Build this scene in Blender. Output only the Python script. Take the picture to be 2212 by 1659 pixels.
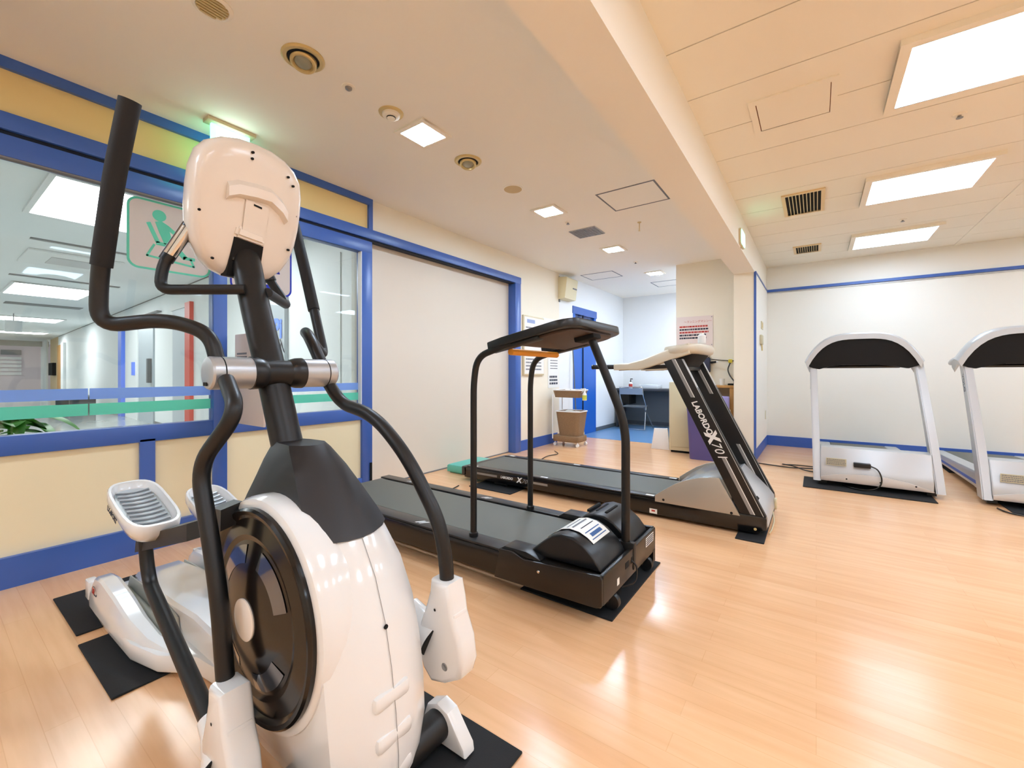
import bpy, bmesh, math, random
from mathutils import Vector, Matrix, Quaternion
random.seed(7)
for o in list(bpy.data.objects): bpy.data.objects.remove(o)
S = bpy.context.scene
COL = S.collection

# ---------------------------------------------------------------- camera, world, exposure
cam_d = bpy.data.cameras.new('camera'); cam = bpy.data.objects.new('camera', cam_d); COL.objects.link(cam)
cam_d.sensor_width = 36.0
cam_d.lens = 36.0 * 925.0 / 2212.0
cam_d.shift_y = -(829.5 - 806.0) / 2212.0
cam_d.clip_start = 0.02; cam_d.clip_end = 200
cam.location = (0, 0, 1.05)
cam.rotation_euler = (math.radians(90), 0, math.atan(657.0 / 925.0))
S.camera = cam
w = bpy.data.worlds.new('world'); S.world = w; w.use_nodes = True
w.node_tree.nodes['Background'].inputs[0].default_value = (1.0, 0.97, 0.93, 1)
w.node_tree.nodes['Background'].inputs[1].default_value = 0.3
S.view_settings.view_transform = 'Standard'; S.view_settings.look = 'None'
S.view_settings.exposure = 0.93; S.view_settings.gamma = 1.0
S.view_settings.use_curve_mapping = False
S.cycles.use_denoising = True
S.cycles.max_bounces = 8; S.cycles.diffuse_bounces = 5; S.cycles.transparent_max_bounces = 12
S.cycles.sample_clamp_indirect = 6.0; S.cycles.caustics_reflective = False; S.cycles.caustics_refractive = False
PANEL_E = 8.2       # big ceiling panels of the training room
SPOT_E = 92.0       # square downlights
HALL_E = 6.5       # corridor panels

# ---------------------------------------------------------------- materials
MATS = {}
def lin(c):
    return tuple(((x / 255.0) / 12.92 if x / 255.0 <= 0.04045 else ((x / 255.0 + 0.055) / 1.055) ** 2.4) for x in c)
def mat(name, rgb, rough=0.5, metal=0.0, emit=0.0, spec=0.5, bump=0.0, bscale=60.0, coat=0.0, var=0.0, aniso=0):
    if name in MATS: return MATS[name]
    m = bpy.data.materials.new(name); m.use_nodes = True; nt = m.node_tree
    b = nt.nodes['Principled BSDF']; c = lin(rgb) + (1,)
    b.inputs['Base Color'].default_value = c
    b.inputs['Roughness'].default_value = rough; b.inputs['Metallic'].default_value = metal
    b.inputs['Specular IOR Level'].default_value = spec
    b.inputs['Coat Weight'].default_value = coat; b.inputs['Coat Roughness'].default_value = 0.08
    tc = nt.nodes.new('ShaderNodeTexCoord')
    n = nt.nodes.new('ShaderNodeTexNoise'); n.inputs['Scale'].default_value = bscale; n.inputs['Detail'].default_value = 3
    nt.links.new(tc.outputs['Object'], n.inputs['Vector'])
    if emit > 0:
        b.inputs['Emission Color'].default_value = c; b.inputs['Emission Strength'].default_value = emit
    if var > 0:
        mx = nt.nodes.new('ShaderNodeMixRGB'); mx.blend_type = 'MULTIPLY'
        mx.inputs[1].default_value = c; mx.inputs[0].default_value = var
        nt.links.new(n.outputs['Fac'], mx.inputs[2]); nt.links.new(mx.outputs[0], b.inputs['Base Color'])
    if bump > 0:
        bp = nt.nodes.new('ShaderNodeBump'); bp.inputs['Strength'].default_value = bump; bp.inputs['Distance'].default_value = 0.002
        nt.links.new(n.outputs['Fac'], bp.inputs['Height']); nt.links.new(bp.outputs[0], b.inputs['Normal'])
    MATS[name] = m; return m

def floor_mat(name, cols, scale, rough, plankw, plankl, joint):
    m = bpy.data.materials.new(name); m.use_nodes = True; nt = m.node_tree; b = nt.nodes['Principled BSDF']
    L = nt.links
    tc = nt.nodes.new('ShaderNodeTexCoord')
    br = nt.nodes.new('ShaderNodeTexBrick')
    br.inputs['Scale'].default_value = 1.0; br.inputs['Brick Width'].default_value = plankl; br.inputs['Row Height'].default_value = plankw
    br.inputs['Mortar Size'].default_value = 0.0012; br.inputs['Mortar Smooth'].default_value = 0.3
    br.inputs['Color1'].default_value = lin(cols[0]) + (1,); br.inputs['Color2'].default_value = lin(cols[1]) + (1,)
    br.inputs['Mortar'].default_value = lin(joint) + (1,); br.offset = 0.37; br.inputs['Bias'].default_value = 0.0
    L.new(tc.outputs['Object'], br.inputs['Vector'])
    mp = nt.nodes.new('ShaderNodeMapping'); mp.inputs['Scale'].default_value = (1.2, 14.0, 1.0)
    L.new(tc.outputs['Object'], mp.inputs['Vector'])
    n = nt.nodes.new('ShaderNodeTexNoise'); n.inputs['Scale'].default_value = 2.2; n.inputs['Detail'].default_value = 5
    L.new(mp.outputs[0], n.inputs['Vector'])
    cr = nt.nodes.new('ShaderNodeValToRGB'); cr.color_ramp.elements[0].color = (0.88, 0.82, 0.75, 1); cr.color_ramp.elements[1].color = (1, 1, 1, 1)
    cr.color_ramp.elements[0].position = 0.3; cr.color_ramp.elements[1].position = 0.65
    L.new(n.outputs['Fac'], cr.inputs[0])
    mx = nt.nodes.new('ShaderNodeMixRGB'); mx.blend_type = 'MULTIPLY'; mx.inputs[0].default_value = 0.6
    L.new(br.outputs['Color'], mx.inputs[1]); L.new(cr.outputs[0], mx.inputs[2]); L.new(mx.outputs[0], b.inputs['Base Color'])
    n2 = nt.nodes.new('ShaderNodeTexNoise'); n2.inputs['Scale'].default_value = 1.6; n2.inputs['Detail'].default_value = 4
    L.new(tc.outputs['Object'], n2.inputs['Vector'])
    mr = nt.nodes.new('ShaderNodeMapRange'); mr.inputs['To Min'].default_value = rough * 0.8; mr.inputs['To Max'].default_value = rough * 1.35
    L.new(n2.outputs['Fac'], mr.inputs['Value']); L.new(mr.outputs[0], b.inputs['Roughness'])
    b.inputs['Specular IOR Level'].default_value = 0.55
    MATS[name] = m; return m

M_FLOOR = floor_mat('maple_floor', [(242, 192, 146), (238, 184, 136)], 1, 0.20, 0.076, 0.92, (232, 178, 130))
M_VINYL = mat('blue_vinyl', (104, 146, 190), 0.35, var=0.15, bscale=8)
M_HFLOOR = mat('hall_floor', (196, 202, 198), 0.12, var=0.25, bscale=3)
M_WALL = mat('cream_wall', (242, 234, 216), 0.75, bump=0.12, bscale=220)
M_PANEL = mat('cream_panel', (242, 228, 192), 0.5, bump=0.06, bscale=150)
M_WHITE = mat('white_wall', (243, 240, 232), 0.6, bump=0.08, bscale=180)
M_CWHITE = mat('cool_white_wall', (236, 239, 240), 0.6, bump=0.05, bscale=180)
M_SLIDE = mat('sliding_beige', (226, 216, 202), 0.6, bump=0.08, bscale=180)
M_CEIL = mat('ceiling_paint', (248, 243, 232), 0.8, bump=0.05, bscale=200)
M_CEIL2 = mat('ceiling_board', (248, 241, 226), 0.7, bump=0.05, bscale=200)
M_GROOVE = mat('groove_brown', (120, 74, 40), 0.9, bump=0.05)
M_BLUE = mat('blue_frame', (58, 98, 178), 0.32, spec=0.6, bump=0.04, bscale=90)
M_BLUEB = mat('blue_base', (58, 98, 184), 0.5, bump=0.04)
M_DOORB = mat('blue_door_paint', (28, 96, 190), 0.4, bump=0.03)
M_DARKG = mat('dark_groove', (14, 22, 40), 0.8, bump=0.02)
M_GREYS = mat('grey_seal', (120, 120, 122), 0.6, bump=0.02)
M_BLACK = mat('black_satin', (20, 18, 18), 0.42, spec=0.45, bump=0.03, bscale=300)
M_BLACKG = mat('black_gloss', (12, 11, 11), 0.16, spec=0.6, bump=0.01)
M_FOAM = mat('black_foam', (19, 18, 19), 0.75, bump=0.3, bscale=500)
M_PLAST = mat('black_plastic', (20, 20, 22), 0.34, bump=0.05, bscale=400)
M_BELT = mat('belt_rubber', (102, 102, 95), 0.55, bump=0.35, bscale=700)
M_RAIL = mat('rail_dark', (42, 41, 42), 0.3, bump=0.05, bscale=300)
M_MAT = mat('rubber_mat_black', (20, 21, 24), 0.8, bump=0.5, bscale=400, var=0.3)
M_GLOSSW = mat('gloss_white', (234, 232, 230), 0.16, coat=0.6, bump=0.01, bscale=20)
M_PEARL = mat('console_white', (240, 228, 216), 0.25, coat=0.3, bump=0.01, bscale=20)
M_GREYIN = mat('grey_inner', (176, 174, 162), 0.4, bump=0.02)
M_SILVER = mat('brushed_silver', (190, 192, 196), 0.34, metal=0.6, bump=0.03, bscale=80)
M_SILP = mat('silver_paint', (196, 198, 200), 0.3, metal=0.35, bump=0.02, bscale=200)
M_TAUPE = mat('taupe_silver', (176, 166, 152), 0.35, metal=0.3, bump=0.02)
M_TREAD = mat('pedal_grey', (188, 194, 198), 0.35, metal=0.3, bump=0.05, bscale=200)
M_CHROME = mat('chrome', (220, 220, 220), 0.12, metal=1.0, bump=0.01)
M_DISC = mat('disc_black', (16, 11, 8), 0.2, spec=0.4, coat=0.15, bump=0.01)
M_BROWN = mat('brown_underside', (70, 50, 38), 0.5, bump=0.05)
M_ORANGE = mat('orange_grip', (246, 166, 50), 0.45, bump=0.05)
M_PAPER = mat('paper', (240, 238, 232), 0.7, bump=0.02)
M_INK = mat('ink', (40, 44, 60), 0.7, bump=0.01)
M_INKR = mat('ink_red', (190, 60, 50), 0.7, bump=0.01)
M_INKB = mat('ink_blue', (60, 96, 150), 0.7, bump=0.01)
M_INKG = mat('ink_grey', (120, 122, 130), 0.7, bump=0.01)
M_LET = mat('letter_white', (236, 236, 236), 0.5, bump=0.01)
M_TEAL = mat('teal_vinyl', (84, 198, 178), 0.45, bump=0.01)
M_TEALB = mat('teal_plastic', (96, 190, 176), 0.4, bump=0.02)
M_SBLUE = mat('stripe_blue', (112, 146, 250), 0.45, bump=0.01)
M_NAVY = mat('navy_vinyl', (24, 44, 176), 0.45, bump=0.01)
M_SIGNBG = mat('sign_backing', (222, 214, 210), 0.6, bump=0.01)
M_WICKER = mat('brown_wicker', (156, 124, 90), 0.6, bump=0.8, bscale=90, var=0.5)
M_CREAMP = mat('cream_plastic', (214, 200, 164), 0.45, bump=0.03)
M_BEIGE = mat('beige_plastic', (206, 196, 164), 0.45, bump=0.03)
M_PURPLE = mat('purple_plastic', (84, 78, 138), 0.45, bump=0.03)
M_WOOD = mat('pine_wood', (200, 148, 84), 0.5, bump=0.1, bscale=30, var=0.2)
M_WOODL = mat('pale_wood', (234, 204, 160), 0.5, bump=0.1, bscale=10, var=0.15)
M_SLATE = mat('slate_laminate', (96, 102, 106), 0.5, bump=0.03)
M_DESK = mat('dark_laminate', (60, 62, 66), 0.5, bump=0.03)
M_BLUEG = mat('seat_bluegrey', (130, 146, 166), 0.4, bump=0.03)
M_RED = mat('red_frame', (226, 84, 70), 0.4, bump=0.02)
M_LAV = mat('lavender_wall', (222, 210, 216), 0.6, bump=0.02)
M_GLEAF = mat('green_leaf', (82, 176, 40), 0.4, bump=0.1, bscale=40, var=0.4)
M_GOLD = mat('lamp_brass', (214, 190, 132), 0.35, metal=0.3, bump=0.01)
M_LENS = mat('lamp_lens', (150, 150, 130), 0.1, spec=0.8, bump=0.01)
M_DARK = mat('dark_hole', (12, 10, 8), 0.9, bump=0.01)
M_GREYM = mat('grey_metal', (150, 150, 150), 0.4, metal=0.5, bump=0.02)
M_LPANEL = mat('light_panel', (211, 233, 255), 0.5, emit=PANEL_E)
M_LSPOT = mat('light_square', (211, 233, 255), 0.5, emit=SPOT_E)
M_LHALL = mat('light_hall', (250, 252, 255), 0.5, emit=HALL_E)
M_EXIT = mat('exit_green', (120, 255, 214), 0.4, emit=2.2)
M_EXITW = mat('exit_white', (225, 255, 246), 0.4, emit=2.6)
M_SPRAY = mat('spray_label', (210, 214, 90), 0.4, bump=0.02)

def glass():
    m = bpy.data.materials.new('clear_glass'); m.use_nodes = True; nt = m.node_tree; nt.nodes.clear()
    out = nt.nodes.new('ShaderNodeOutputMaterial'); t = nt.nodes.new('ShaderNodeBsdfTransparent'); g = nt.nodes.new('ShaderNodeBsdfGlossy')
    t.inputs[0].default_value = (0.95, 0.98, 0.97, 1); g.inputs['Roughness'].default_value = 0.02
    f = nt.nodes.new('ShaderNodeFresnel'); f.inputs[0].default_value = 1.45
    x = nt.nodes.new('ShaderNodeMixShader')
    nt.links.new(f.outputs[0], x.inputs[0]); nt.links.new(t.outputs[0], x.inputs[1]); nt.links.new(g.outputs[0], x.inputs[2])
    nt.links.new(x.outputs[0], out.inputs[0]); return m
M_GLASS = glass()
def film(name, rgb, tr=0.55):
    m = bpy.data.materials.new(name); m.use_nodes = True; nt = m.node_tree; b = nt.nodes['Principled BSDF']
    b.inputs['Base Color'].default_value = lin(rgb) + (1,); b.inputs['Roughness'].default_value = .4
    t = nt.nodes.new('ShaderNodeBsdfTranslucent'); t.inputs[0].default_value = lin(rgb) + (1,); x = nt.nodes.new('ShaderNodeMixShader'); x.inputs[0].default_value = tr
    nt.links.new(b.outputs[0], x.inputs[1]); nt.links.new(t.outputs[0], x.inputs[2]); nt.links.new(x.outputs[0], nt.nodes['Material Output'].inputs[0]); return m
M_SBLUE2 = film('stripe_film_blue', (168, 204, 255)); M_TEAL = film('teal_film', (140, 240, 220)); M_NAVY2 = film('navy_film', (30, 50, 196), .3); M_SIGNBG = film('sign_film', (236, 226, 222))

# ---------------------------------------------------------------- mesh helpers
def V(*a): return Vector(a if len(a) > 1 else a[0])
def bnew(): return bmesh.new()
def add_box(bm, x0, x1, y0, y1, z0, z1, bev=0.0, seg=2, mtx=None):
    x0, x1 = min(x0, x1), max(x0, x1); y0, y1 = min(y0, y1), max(y0, y1); z0, z1 = min(z0, z1), max(z0, z1)
    r = bmesh.ops.create_cube(bm, size=1.0)
    vs = r['verts']
    for v in vs:
        v.co = Vector(((x0 + x1) / 2 + v.co.x * (x1 - x0), (y0 + y1) / 2 + v.co.y * (y1 - y0), (z0 + z1) / 2 + v.co.z * (z1 - z0)))
    if bev > 0:
        es = list({e for v in vs for e in v.link_edges})
        r2 = bmesh.ops.bevel(bm, geom=es, offset=bev, segments=seg, profile=0.5, affect='EDGES', clamp_overlap=True)
        vs = list({v for v in r2['verts']} | {v for v in vs if v.is_valid})
    if mtx is not None:
        for v in vs: v.co = mtx @ v.co
    return vs
def add_prism(bm, poly, axis, a0, a1, bev=0.0, seg=2):
    """poly: 2d points; axis 'x': (y,z), 'y': (x,z), 'z': (x,y)"""
    def P(p, a):
        return Vector((a, p[0], p[1])) if axis == 'x' else Vector((p[0], a, p[1])) if axis == 'y' else Vector((p[0], p[1], a))
    v0 = [bm.verts.new(P(p, a0)) for p in poly]; v1 = [bm.verts.new(P(p, a1)) for p in poly]
    n = len(poly); fs = [bm.faces.new(v0), bm.faces.new(v1)]
    for i in range(n): fs.append(bm.faces.new((v0[i], v0[(i + 1) % n], v1[(i + 1) % n], v1[i])))
    bmesh.ops.recalc_face_normals(bm, faces=fs)
    if bev > 0:
        es = list({e for f in fs[:2] for e in f.edges})
        bmesh.ops.bevel(bm, geom=es, offset=bev, segments=seg, profile=0.5, affect='EDGES', clamp_overlap=True)
def fillet(pts, r, n=6):
    pts = [Vector(p) for p in pts]; out = [pts[0]]
    for i in range(1, len(pts) - 1):
        a, b, c = pts[i - 1], pts[i], pts[i + 1]
        d1 = (a - b); d2 = (c - b); L = min(d1.length, d2.length) * 0.49
        rr = min(r, L); p1 = b + d1.normalized() * rr; p2 = b + d2.normalized() * rr
        for k in range(n + 1):
            t = k / n; out.append((1 - t) ** 2 * p1 + 2 * t * (1 - t) * b + t * t * p2)
    out.append(pts[-1]); return out
def catmull(pts, n=6):
    P = [Vector(p) for p in pts]; P = [P[0] * 2 - P[1]] + P + [P[-1] * 2 - P[-2]]; out = []
    for i in range(1, len(P) - 2):
        for k in range(n):
            t = k / n; a, b, c, d = P[i - 1], P[i], P[i + 1], P[i + 2]
            out.append(0.5 * ((2 * b) + (c - a) * t + (2 * a - 5 * b + 4 * c - d) * t * t + (3 * b - a - 3 * c + d) * t ** 3))
    out.append(P[-2]); return out
def add_tube(bm, pts, r, n=14, ry=None, up=None, cap=True, dome=False):
    pts = [Vector(p) for p in pts]; R = r if isinstance(r, (list, tuple)) else [r] * len(pts)
    ks = (ry / r) if (ry and not isinstance(r, (list, tuple))) else 1.0
    rings = []; t0 = (pts[1] - pts[0]).normalized()
    ref = Vector(up) if up else (Vector((0, 0, 1)) if abs(t0.z) < 0.9 else Vector((0, 1, 0)))
    nrm = (ref - t0 * ref.dot(t0)).normalized()
    for i, p in enumerate(pts):
        t = (pts[min(i + 1, len(pts) - 1)] - pts[max(i - 1, 0)]).normalized()
        nrm = (nrm - t * nrm.dot(t)).normalized(); bi = t.cross(nrm)
        rings.append([bm.verts.new(p + (nrm * math.cos(2 * math.pi * k / n) + bi * ks * math.sin(2 * math.pi * k / n)) * R[i]) for k in range(n)])
    for a, b in zip(rings, rings[1:]):
        for k in range(n): bm.faces.new((a[k], a[(k + 1) % n], b[(k + 1) % n], b[k]))
    if cap: bm.faces.new(list(reversed(rings[0]))); bm.faces.new(rings[-1])
    return rings
def add_lathe(bm, prof, origin, axis='z', n=32, cap0=True, cap1=True):
    """prof: (radius, height along axis)"""
    o = Vector(origin); rings = []
    for r, hgt in prof:
        ring = []
        for k in range(n):
            a = 2 * math.pi * k / n; c, s = math.cos(a) * max(r, 1e-5), math.sin(a) * max(r, 1e-5)
            p = Vector((c, s, hgt)) if axis == 'z' else Vector((hgt, c, s)) if axis == 'x' else Vector((c, hgt, s))
            ring.append(bm.verts.new(o + p))
        rings.append(ring)
    fs = []
    for a, b in zip(rings, rings[1:]):
        for k in range(n): fs.append(bm.faces.new((a[k], a[(k + 1) % n], b[(k + 1) % n], b[k])))
    if cap0: fs.append(bm.faces.new(rings[0]))
    if cap1: fs.append(bm.faces.new(rings[-1]))
    bmesh.ops.recalc_face_normals(bm, faces=fs)
def add_loft(bm, secs, closed=True, caps=True):
    rings = [[bm.verts.new(Vector(p)) for p in s] for s in secs]; n = len(rings[0]); fs = []
    for a, b in zip(rings, rings[1:]):
        for k in range(n if closed else n - 1): fs.append(bm.faces.new((a[k], a[(k + 1) % n], b[(k + 1) % n], b[k])))
    if caps and closed: fs.append(bm.faces.new(rings[0])); fs.append(bm.faces.new(rings[-1]))
    bmesh.ops.recalc_face_normals(bm, faces=fs)
def rrect(x0, x1, y0, y1, r, n=5):
    out = []
    for cx, cy, a0 in ((x1 - r, y1 - r, 0), (x0 + r, y1 - r, 90), (x0 + r, y0 + r, 180), (x1 - r, y0 + r, 270)):
        for k in range(n + 1):
            a = math.radians(a0 + 90 * k / n); out.append((cx + r * math.cos(a), cy + r * math.sin(a)))
    return out

def _origin(par):
    o = Vector((0, 0, 0))
    while par is not None: o += Vector(par.location); par = par.parent
    return o
def build(name, bm, m, parent=None, smooth=30, base=None):
    """bm is in world coordinates"""
    bmesh.ops.remove_doubles(bm, verts=bm.verts, dist=1e-6)
    if parent is None:
        xs = [v.co for v in bm.verts]
        if base is None:
            base = Vector(((min(v.x for v in xs) + max(v.x for v in xs)) / 2, (min(v.y for v in xs) + max(v.y for v in xs)) / 2, min(v.z for v in xs)))
        base = Vector(base)
    else: base = _origin(parent)
    for v in bm.verts: v.co -= base
    if smooth:
        for f in bm.faces: f.smooth = True
        for e in bm.edges:
            if len(e.link_faces) == 2 and e.calc_face_angle(0) > math.radians(smooth): e.smooth = False
    me = bpy.data.meshes.new(name); bm.to_mesh(me); bm.free()
    me.materials.append(m)
    o = bpy.data.objects.new(name, me); COL.objects.link(o)
    if parent is None: o.location = base
    else: o.parent = parent
    return o
def box(name, x0, x1, y0, y1, z0, z1, m, parent=None, bev=0.0, **k):
    bm = bnew(); add_box(bm, x0, x1, y0, y1, z0, z1, bev); return build(name, bm, m, parent, **k)
def tube(name, pts, r, m, parent=None, n=14, **k):
    bm = bnew(); add_tube(bm, pts, r, n, **k); return build(name, bm, m, parent, smooth=50)
def prism(name, poly, axis, a0, a1, m, parent=None, bev=0.0, **k):
    bm = bnew(); add_prism(bm, poly, axis, a0, a1, bev); return build(name, bm, m, parent, **k)
def lathe(name, prof, org, m, parent=None, axis='z', n=32, **k):
    bm = bnew(); add_lathe(bm, prof, org, axis, n); return build(name, bm, m, parent, **k)
def tag(o, label, cat, group=None, kind=None):
    o['label'] = label; o['category'] = cat
    if group: o['group'] = group
    if kind: o['kind'] = kind
    return o
def lab(o, label): o['label'] = label; return o
def thing(name, loc, label, cat, group=None):
    e = bpy.data.objects.new(name, None); COL.objects.link(e); e.location = loc; e.empty_display_size = 0.1
    return tag(e, label, cat, group)
def struct(o): o['kind'] = 'structure'; return o
def sbox(name, *a, **k): return struct(box(name, *a, **k))
def copy_tree(o, parent=None):
    c = o.copy(); COL.objects.link(c); c.parent = parent
    for ch in list(o.children): copy_tree(ch, c)
    return c
def text(name, body, size, m, parent, origin, right, up, ext=0.0006, bold=0.0, spacing=1.0, shear=0.0, align='LEFT'):
    cu = bpy.data.curves.new(name, 'FONT'); cu.body = body; cu.size = size; cu.extrude = ext; cu.offset = bold
    cu.align_x = align; cu.align_y = 'CENTER'; cu.space_character = spacing; cu.shear = shear; cu.resolution_u = 3
    o = bpy.data.objects.new(name + '_tmp', cu); COL.objects.link(o)
    bpy.context.view_layer.update()
    me = bpy.data.meshes.new_from_object(o.evaluated_get(bpy.context.evaluated_depsgraph_get()))
    bpy.data.objects.remove(o); bpy.data.curves.remove(cu)
    R = Vector(right).normalized(); U = Vector(up).normalized(); N = R.cross(U)
    M = Matrix(((R.x, U.x, N.x, origin[0]), (R.y, U.y, N.y, origin[1]), (R.z, U.z, N.z, origin[2]), (0, 0, 0, 1)))
    base = _origin(parent)
    me.transform(Matrix.Translation(-base) @ M)
    me.materials.clear(); me.materials.append(m); me.name = name
    ob = bpy.data.objects.new(name, me); COL.objects.link(ob); ob.parent = parent
    return ob
def text_lines(bm, x, y0, y1, z0, z1, rows, seed, side='x', thick=0.0008, fill=0.55, axis_sign=1):
    """rows of little printed marks on a plane; side 'x': plane x=const; side 'y': plane y=const"""
    rd = random.Random(seed)
    for i in range(rows):
        zc = z1 - (i + 0.5) * (z1 - z0) / rows; hh = (z1 - z0) / rows * fill / 2
        p = y0
        while p < y1 - hh:
            wd = rd.uniform(1.2, 3.6) * hh; q = min(p + wd, y1)
            if side == 'x': add_box(bm, x, x + thick * axis_sign, p, q, zc - hh, zc + hh)
            else: add_box(bm, p, q, x, x + thick * axis_sign, zc - hh, zc + hh)
            p = q + hh * 0.5

# ================================================================= SETTING
XW = -3.24       # back plane of the left partition
ZC = 2.59        # ceiling
YB = 7.30        # back wall of the treadmill area
sbox('floor', XW - 0.12, 4.2, -3.2, 6.42, -0.1, 0, M_FLOOR, base=(0, 0, 0))
sbox('floor_right', -0.7, 4.2, 6.42, YB + 0.1, -0.1, 0, M_FLOOR, base=(0, 0, 0)).name = 'floor_back'
sbox('floor_annex', XW - 0.12, -0.82, 6.42, 8.7, -0.1, 0.002, M_VINYL)
sbox('floor_hall', -34, XW - 0.12, -6, 5.2, -0.1, 0, M_HFLOOR)
# left ceiling (plain), right ceiling (boards with open joints)
sbox('ceiling', XW - 0.12, -0.76, -3.2, 8.7, ZC, ZC + 0.1, M_CEIL)
bm = bnew(); g = 0.0035; y = -3.2; step = 0.4275; y = 2.129 - 12 * step
while y < YB + 0.1:
    add_box(bm, -0.62, 1.355, max(y + g, -3.2), min(y + step - g, YB + 0.1), ZC, ZC + 0.03)
    add_box(bm, 1.40, 4.2, max(y + g, -3.2), min(y + step - g, YB + 0.1), ZC, ZC + 0.03)
    y += step
struct(build('ceiling_boards', bm, M_CEIL2)).name = 'ceiling_right'
sbox('ceiling_void', -0.62, 4.2, -3.2, YB + 0.1, ZC + 0.025, ZC + 0.1, M_GROOVE)
sbox('trim_1', 1.352, 1.405, -3.2, YB, ZC - 0.006, ZC + 0.02, M_CEIL2)
# beam and column
sbox('ceiling_beam', -0.82, -0.595, -3.2, YB, 2.255, ZC + 0.02, M_CEIL).name = 'trim_beam'
sbox('wall_column', -0.82, -0.595, 5.83, YB, 0, 2.256, M_WALL)
sbox('wall_column_side', -0.598, -0.588, 5.845, YB, 0.14, 2.255, M_WHITE).name = 'wall_side'
sbox('wall_annex', -1.63, -0.82, 6.34, 6.44, 0, ZC, M_WALL)
sbox('wall_back', -0.82, 4.2, YB, YB + 0.12, 0, ZC, M_WHITE)
sbox('wall_right', 4.2, 4.3, -3.2, YB + 0.1, 0, ZC, M_WALL)
sbox('wall_front', XW, 4.2, -3.3, -3.2, 0, ZC, M_WALL)
sbox('wall_far', XW - 0.1, -0.8, 8.51, 8.63, 0, ZC, M_CWHITE)
sbox('wall_annex_right', -0.83, -0.76, 6.44, 8.6, 0, ZC, M_CWHITE)
# trims of the back area
sbox('trim_back', -0.598, 4.2, YB - 0.022, YB, 2.232, 2.268, M_BLUE)
sbox('trim_back_rail', -0.595, 4.2, YB - 0.012, YB, 2.212, 2.222, M_SILP)
sbox('trim_column_top', -0.600, -0.580, 5.83, YB, 2.243, 2.262, M_BLUE)
sbox('trim_column_edge', -0.604, -0.580, 5.822, 5.838, 0.0, 2.262, M_BLUE)
sbox('baseboard_back', -0.60, 4.2, YB - 0.012, YB, 0, 0.14, M_BLUEB)
sbox('baseboard_column', -0.598, -0.586, 5.84, YB, 0, 0.14, M_BLUEB)
sbox('baseboard_column_front', -0.82, -0.60, 5.818, 5.832, 0, 0.085, M_BLUEB)
# left wall beyond the sliding panel
sbox('wall_left', XW - 0.10, XW, 4.726, 5.82, 0, ZC, M_WALL)
sbox('wall_left_over', XW - 0.10, XW, 2.386, 4.726, 2.318, ZC, M_WALL)
sbox('wall_left_annex', XW - 0.10, XW, 5.82, 6.28, 0, ZC, M_CWHITE)
sbox('wall_left_annex_far', XW - 0.10, XW, 7.17, 8.6, 0, ZC, M_CWHITE)
sbox('wall_left_annex_top', XW - 0.10, XW, 6.28, 7.17, 2.15, ZC, M_CWHITE)
sbox('baseboard_left', XW, XW + 0.012, 4.726, 5.75, 0, 0.14, M_BLUEB)
sbox('baseboard_annex', XW, XW + 0.008, 7.17, 8.51, 0, 0.07, M_SLATE)
sbox('trim_corner', XW, XW + 0.012, 5.80, 5.835, 2.15, 2.54, M_GREYS)
sbox('wall_left_front', XW - 0.10, XW, -3.2, -1.6, 0, ZC, M_WALL)
# glazed partition: cream panels, blue frames, glass
FX = -3.215
sbox('trim_head', XW - 0.02, FX + 0.005, -1.6, 2.386, 2.535, ZC, M_BLUE)
sbox('wall_transom', XW - 0.06, XW + 0.006, -1.6, 2.35, 2.31, 2.54, mat('transom_panel_shaded', (232, 204, 142), 0.5, bump=0.06, bscale=150))  # dado's cream made more golden: dimmer light near the ceiling put into colour
sbox('trim_transom_post', XW - 0.02, FX + 0.005, 2.345, 2.386, 2.31, 2.54, M_BLUE)
sbox('trim_track', XW - 0.06, FX + 0.01, -1.6, 4.726, 2.235, 2.320, M_BLUE, bev=0.004)
sbox('trim_track_slot', XW - 0.06, FX - 0.012, -1.6, 2.386, 2.212, 2.237, M_DARKG)
sbox('trim_track_shadow_gap', XW - 0.06, FX - 0.012, 2.386, 4.61, 2.225, 2.237, M_DARKG)
# fixed window on the left
wf = box('window_1', XW - 0.05, FX, -1.6, 1.152, 2.107, 2.214, M_BLUE, bev=0.004); struct(wf)
box('window_frame', XW - 0.05, FX, -1.6, 1.152, 0.645, 0.742, M_BLUE, wf, bev=0.003)
box('window_pane', XW - 0.022, XW - 0.016, -1.6, 1.152, 0.742, 2.107, M_GLASS, wf)
box('window_seal', XW - 0.012, FX - 0.004, -1.6, 1.152, 2.098, 2.108, M_GREYS, wf)
sbox('wall_dado', XW - 0.06, XW + 0.004, -1.6, 1.16, 0.10, 0.66, M_PANEL)
sbox('trim_dado_post', XW - 0.04, FX, 0.78, 0.851, 0.13, 0.66, M_BLUE)
sbox('baseboard_partition', XW - 0.05, FX + 0.008, -1.6, 1.20, 0, 0.15, M_BLUE)
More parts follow.
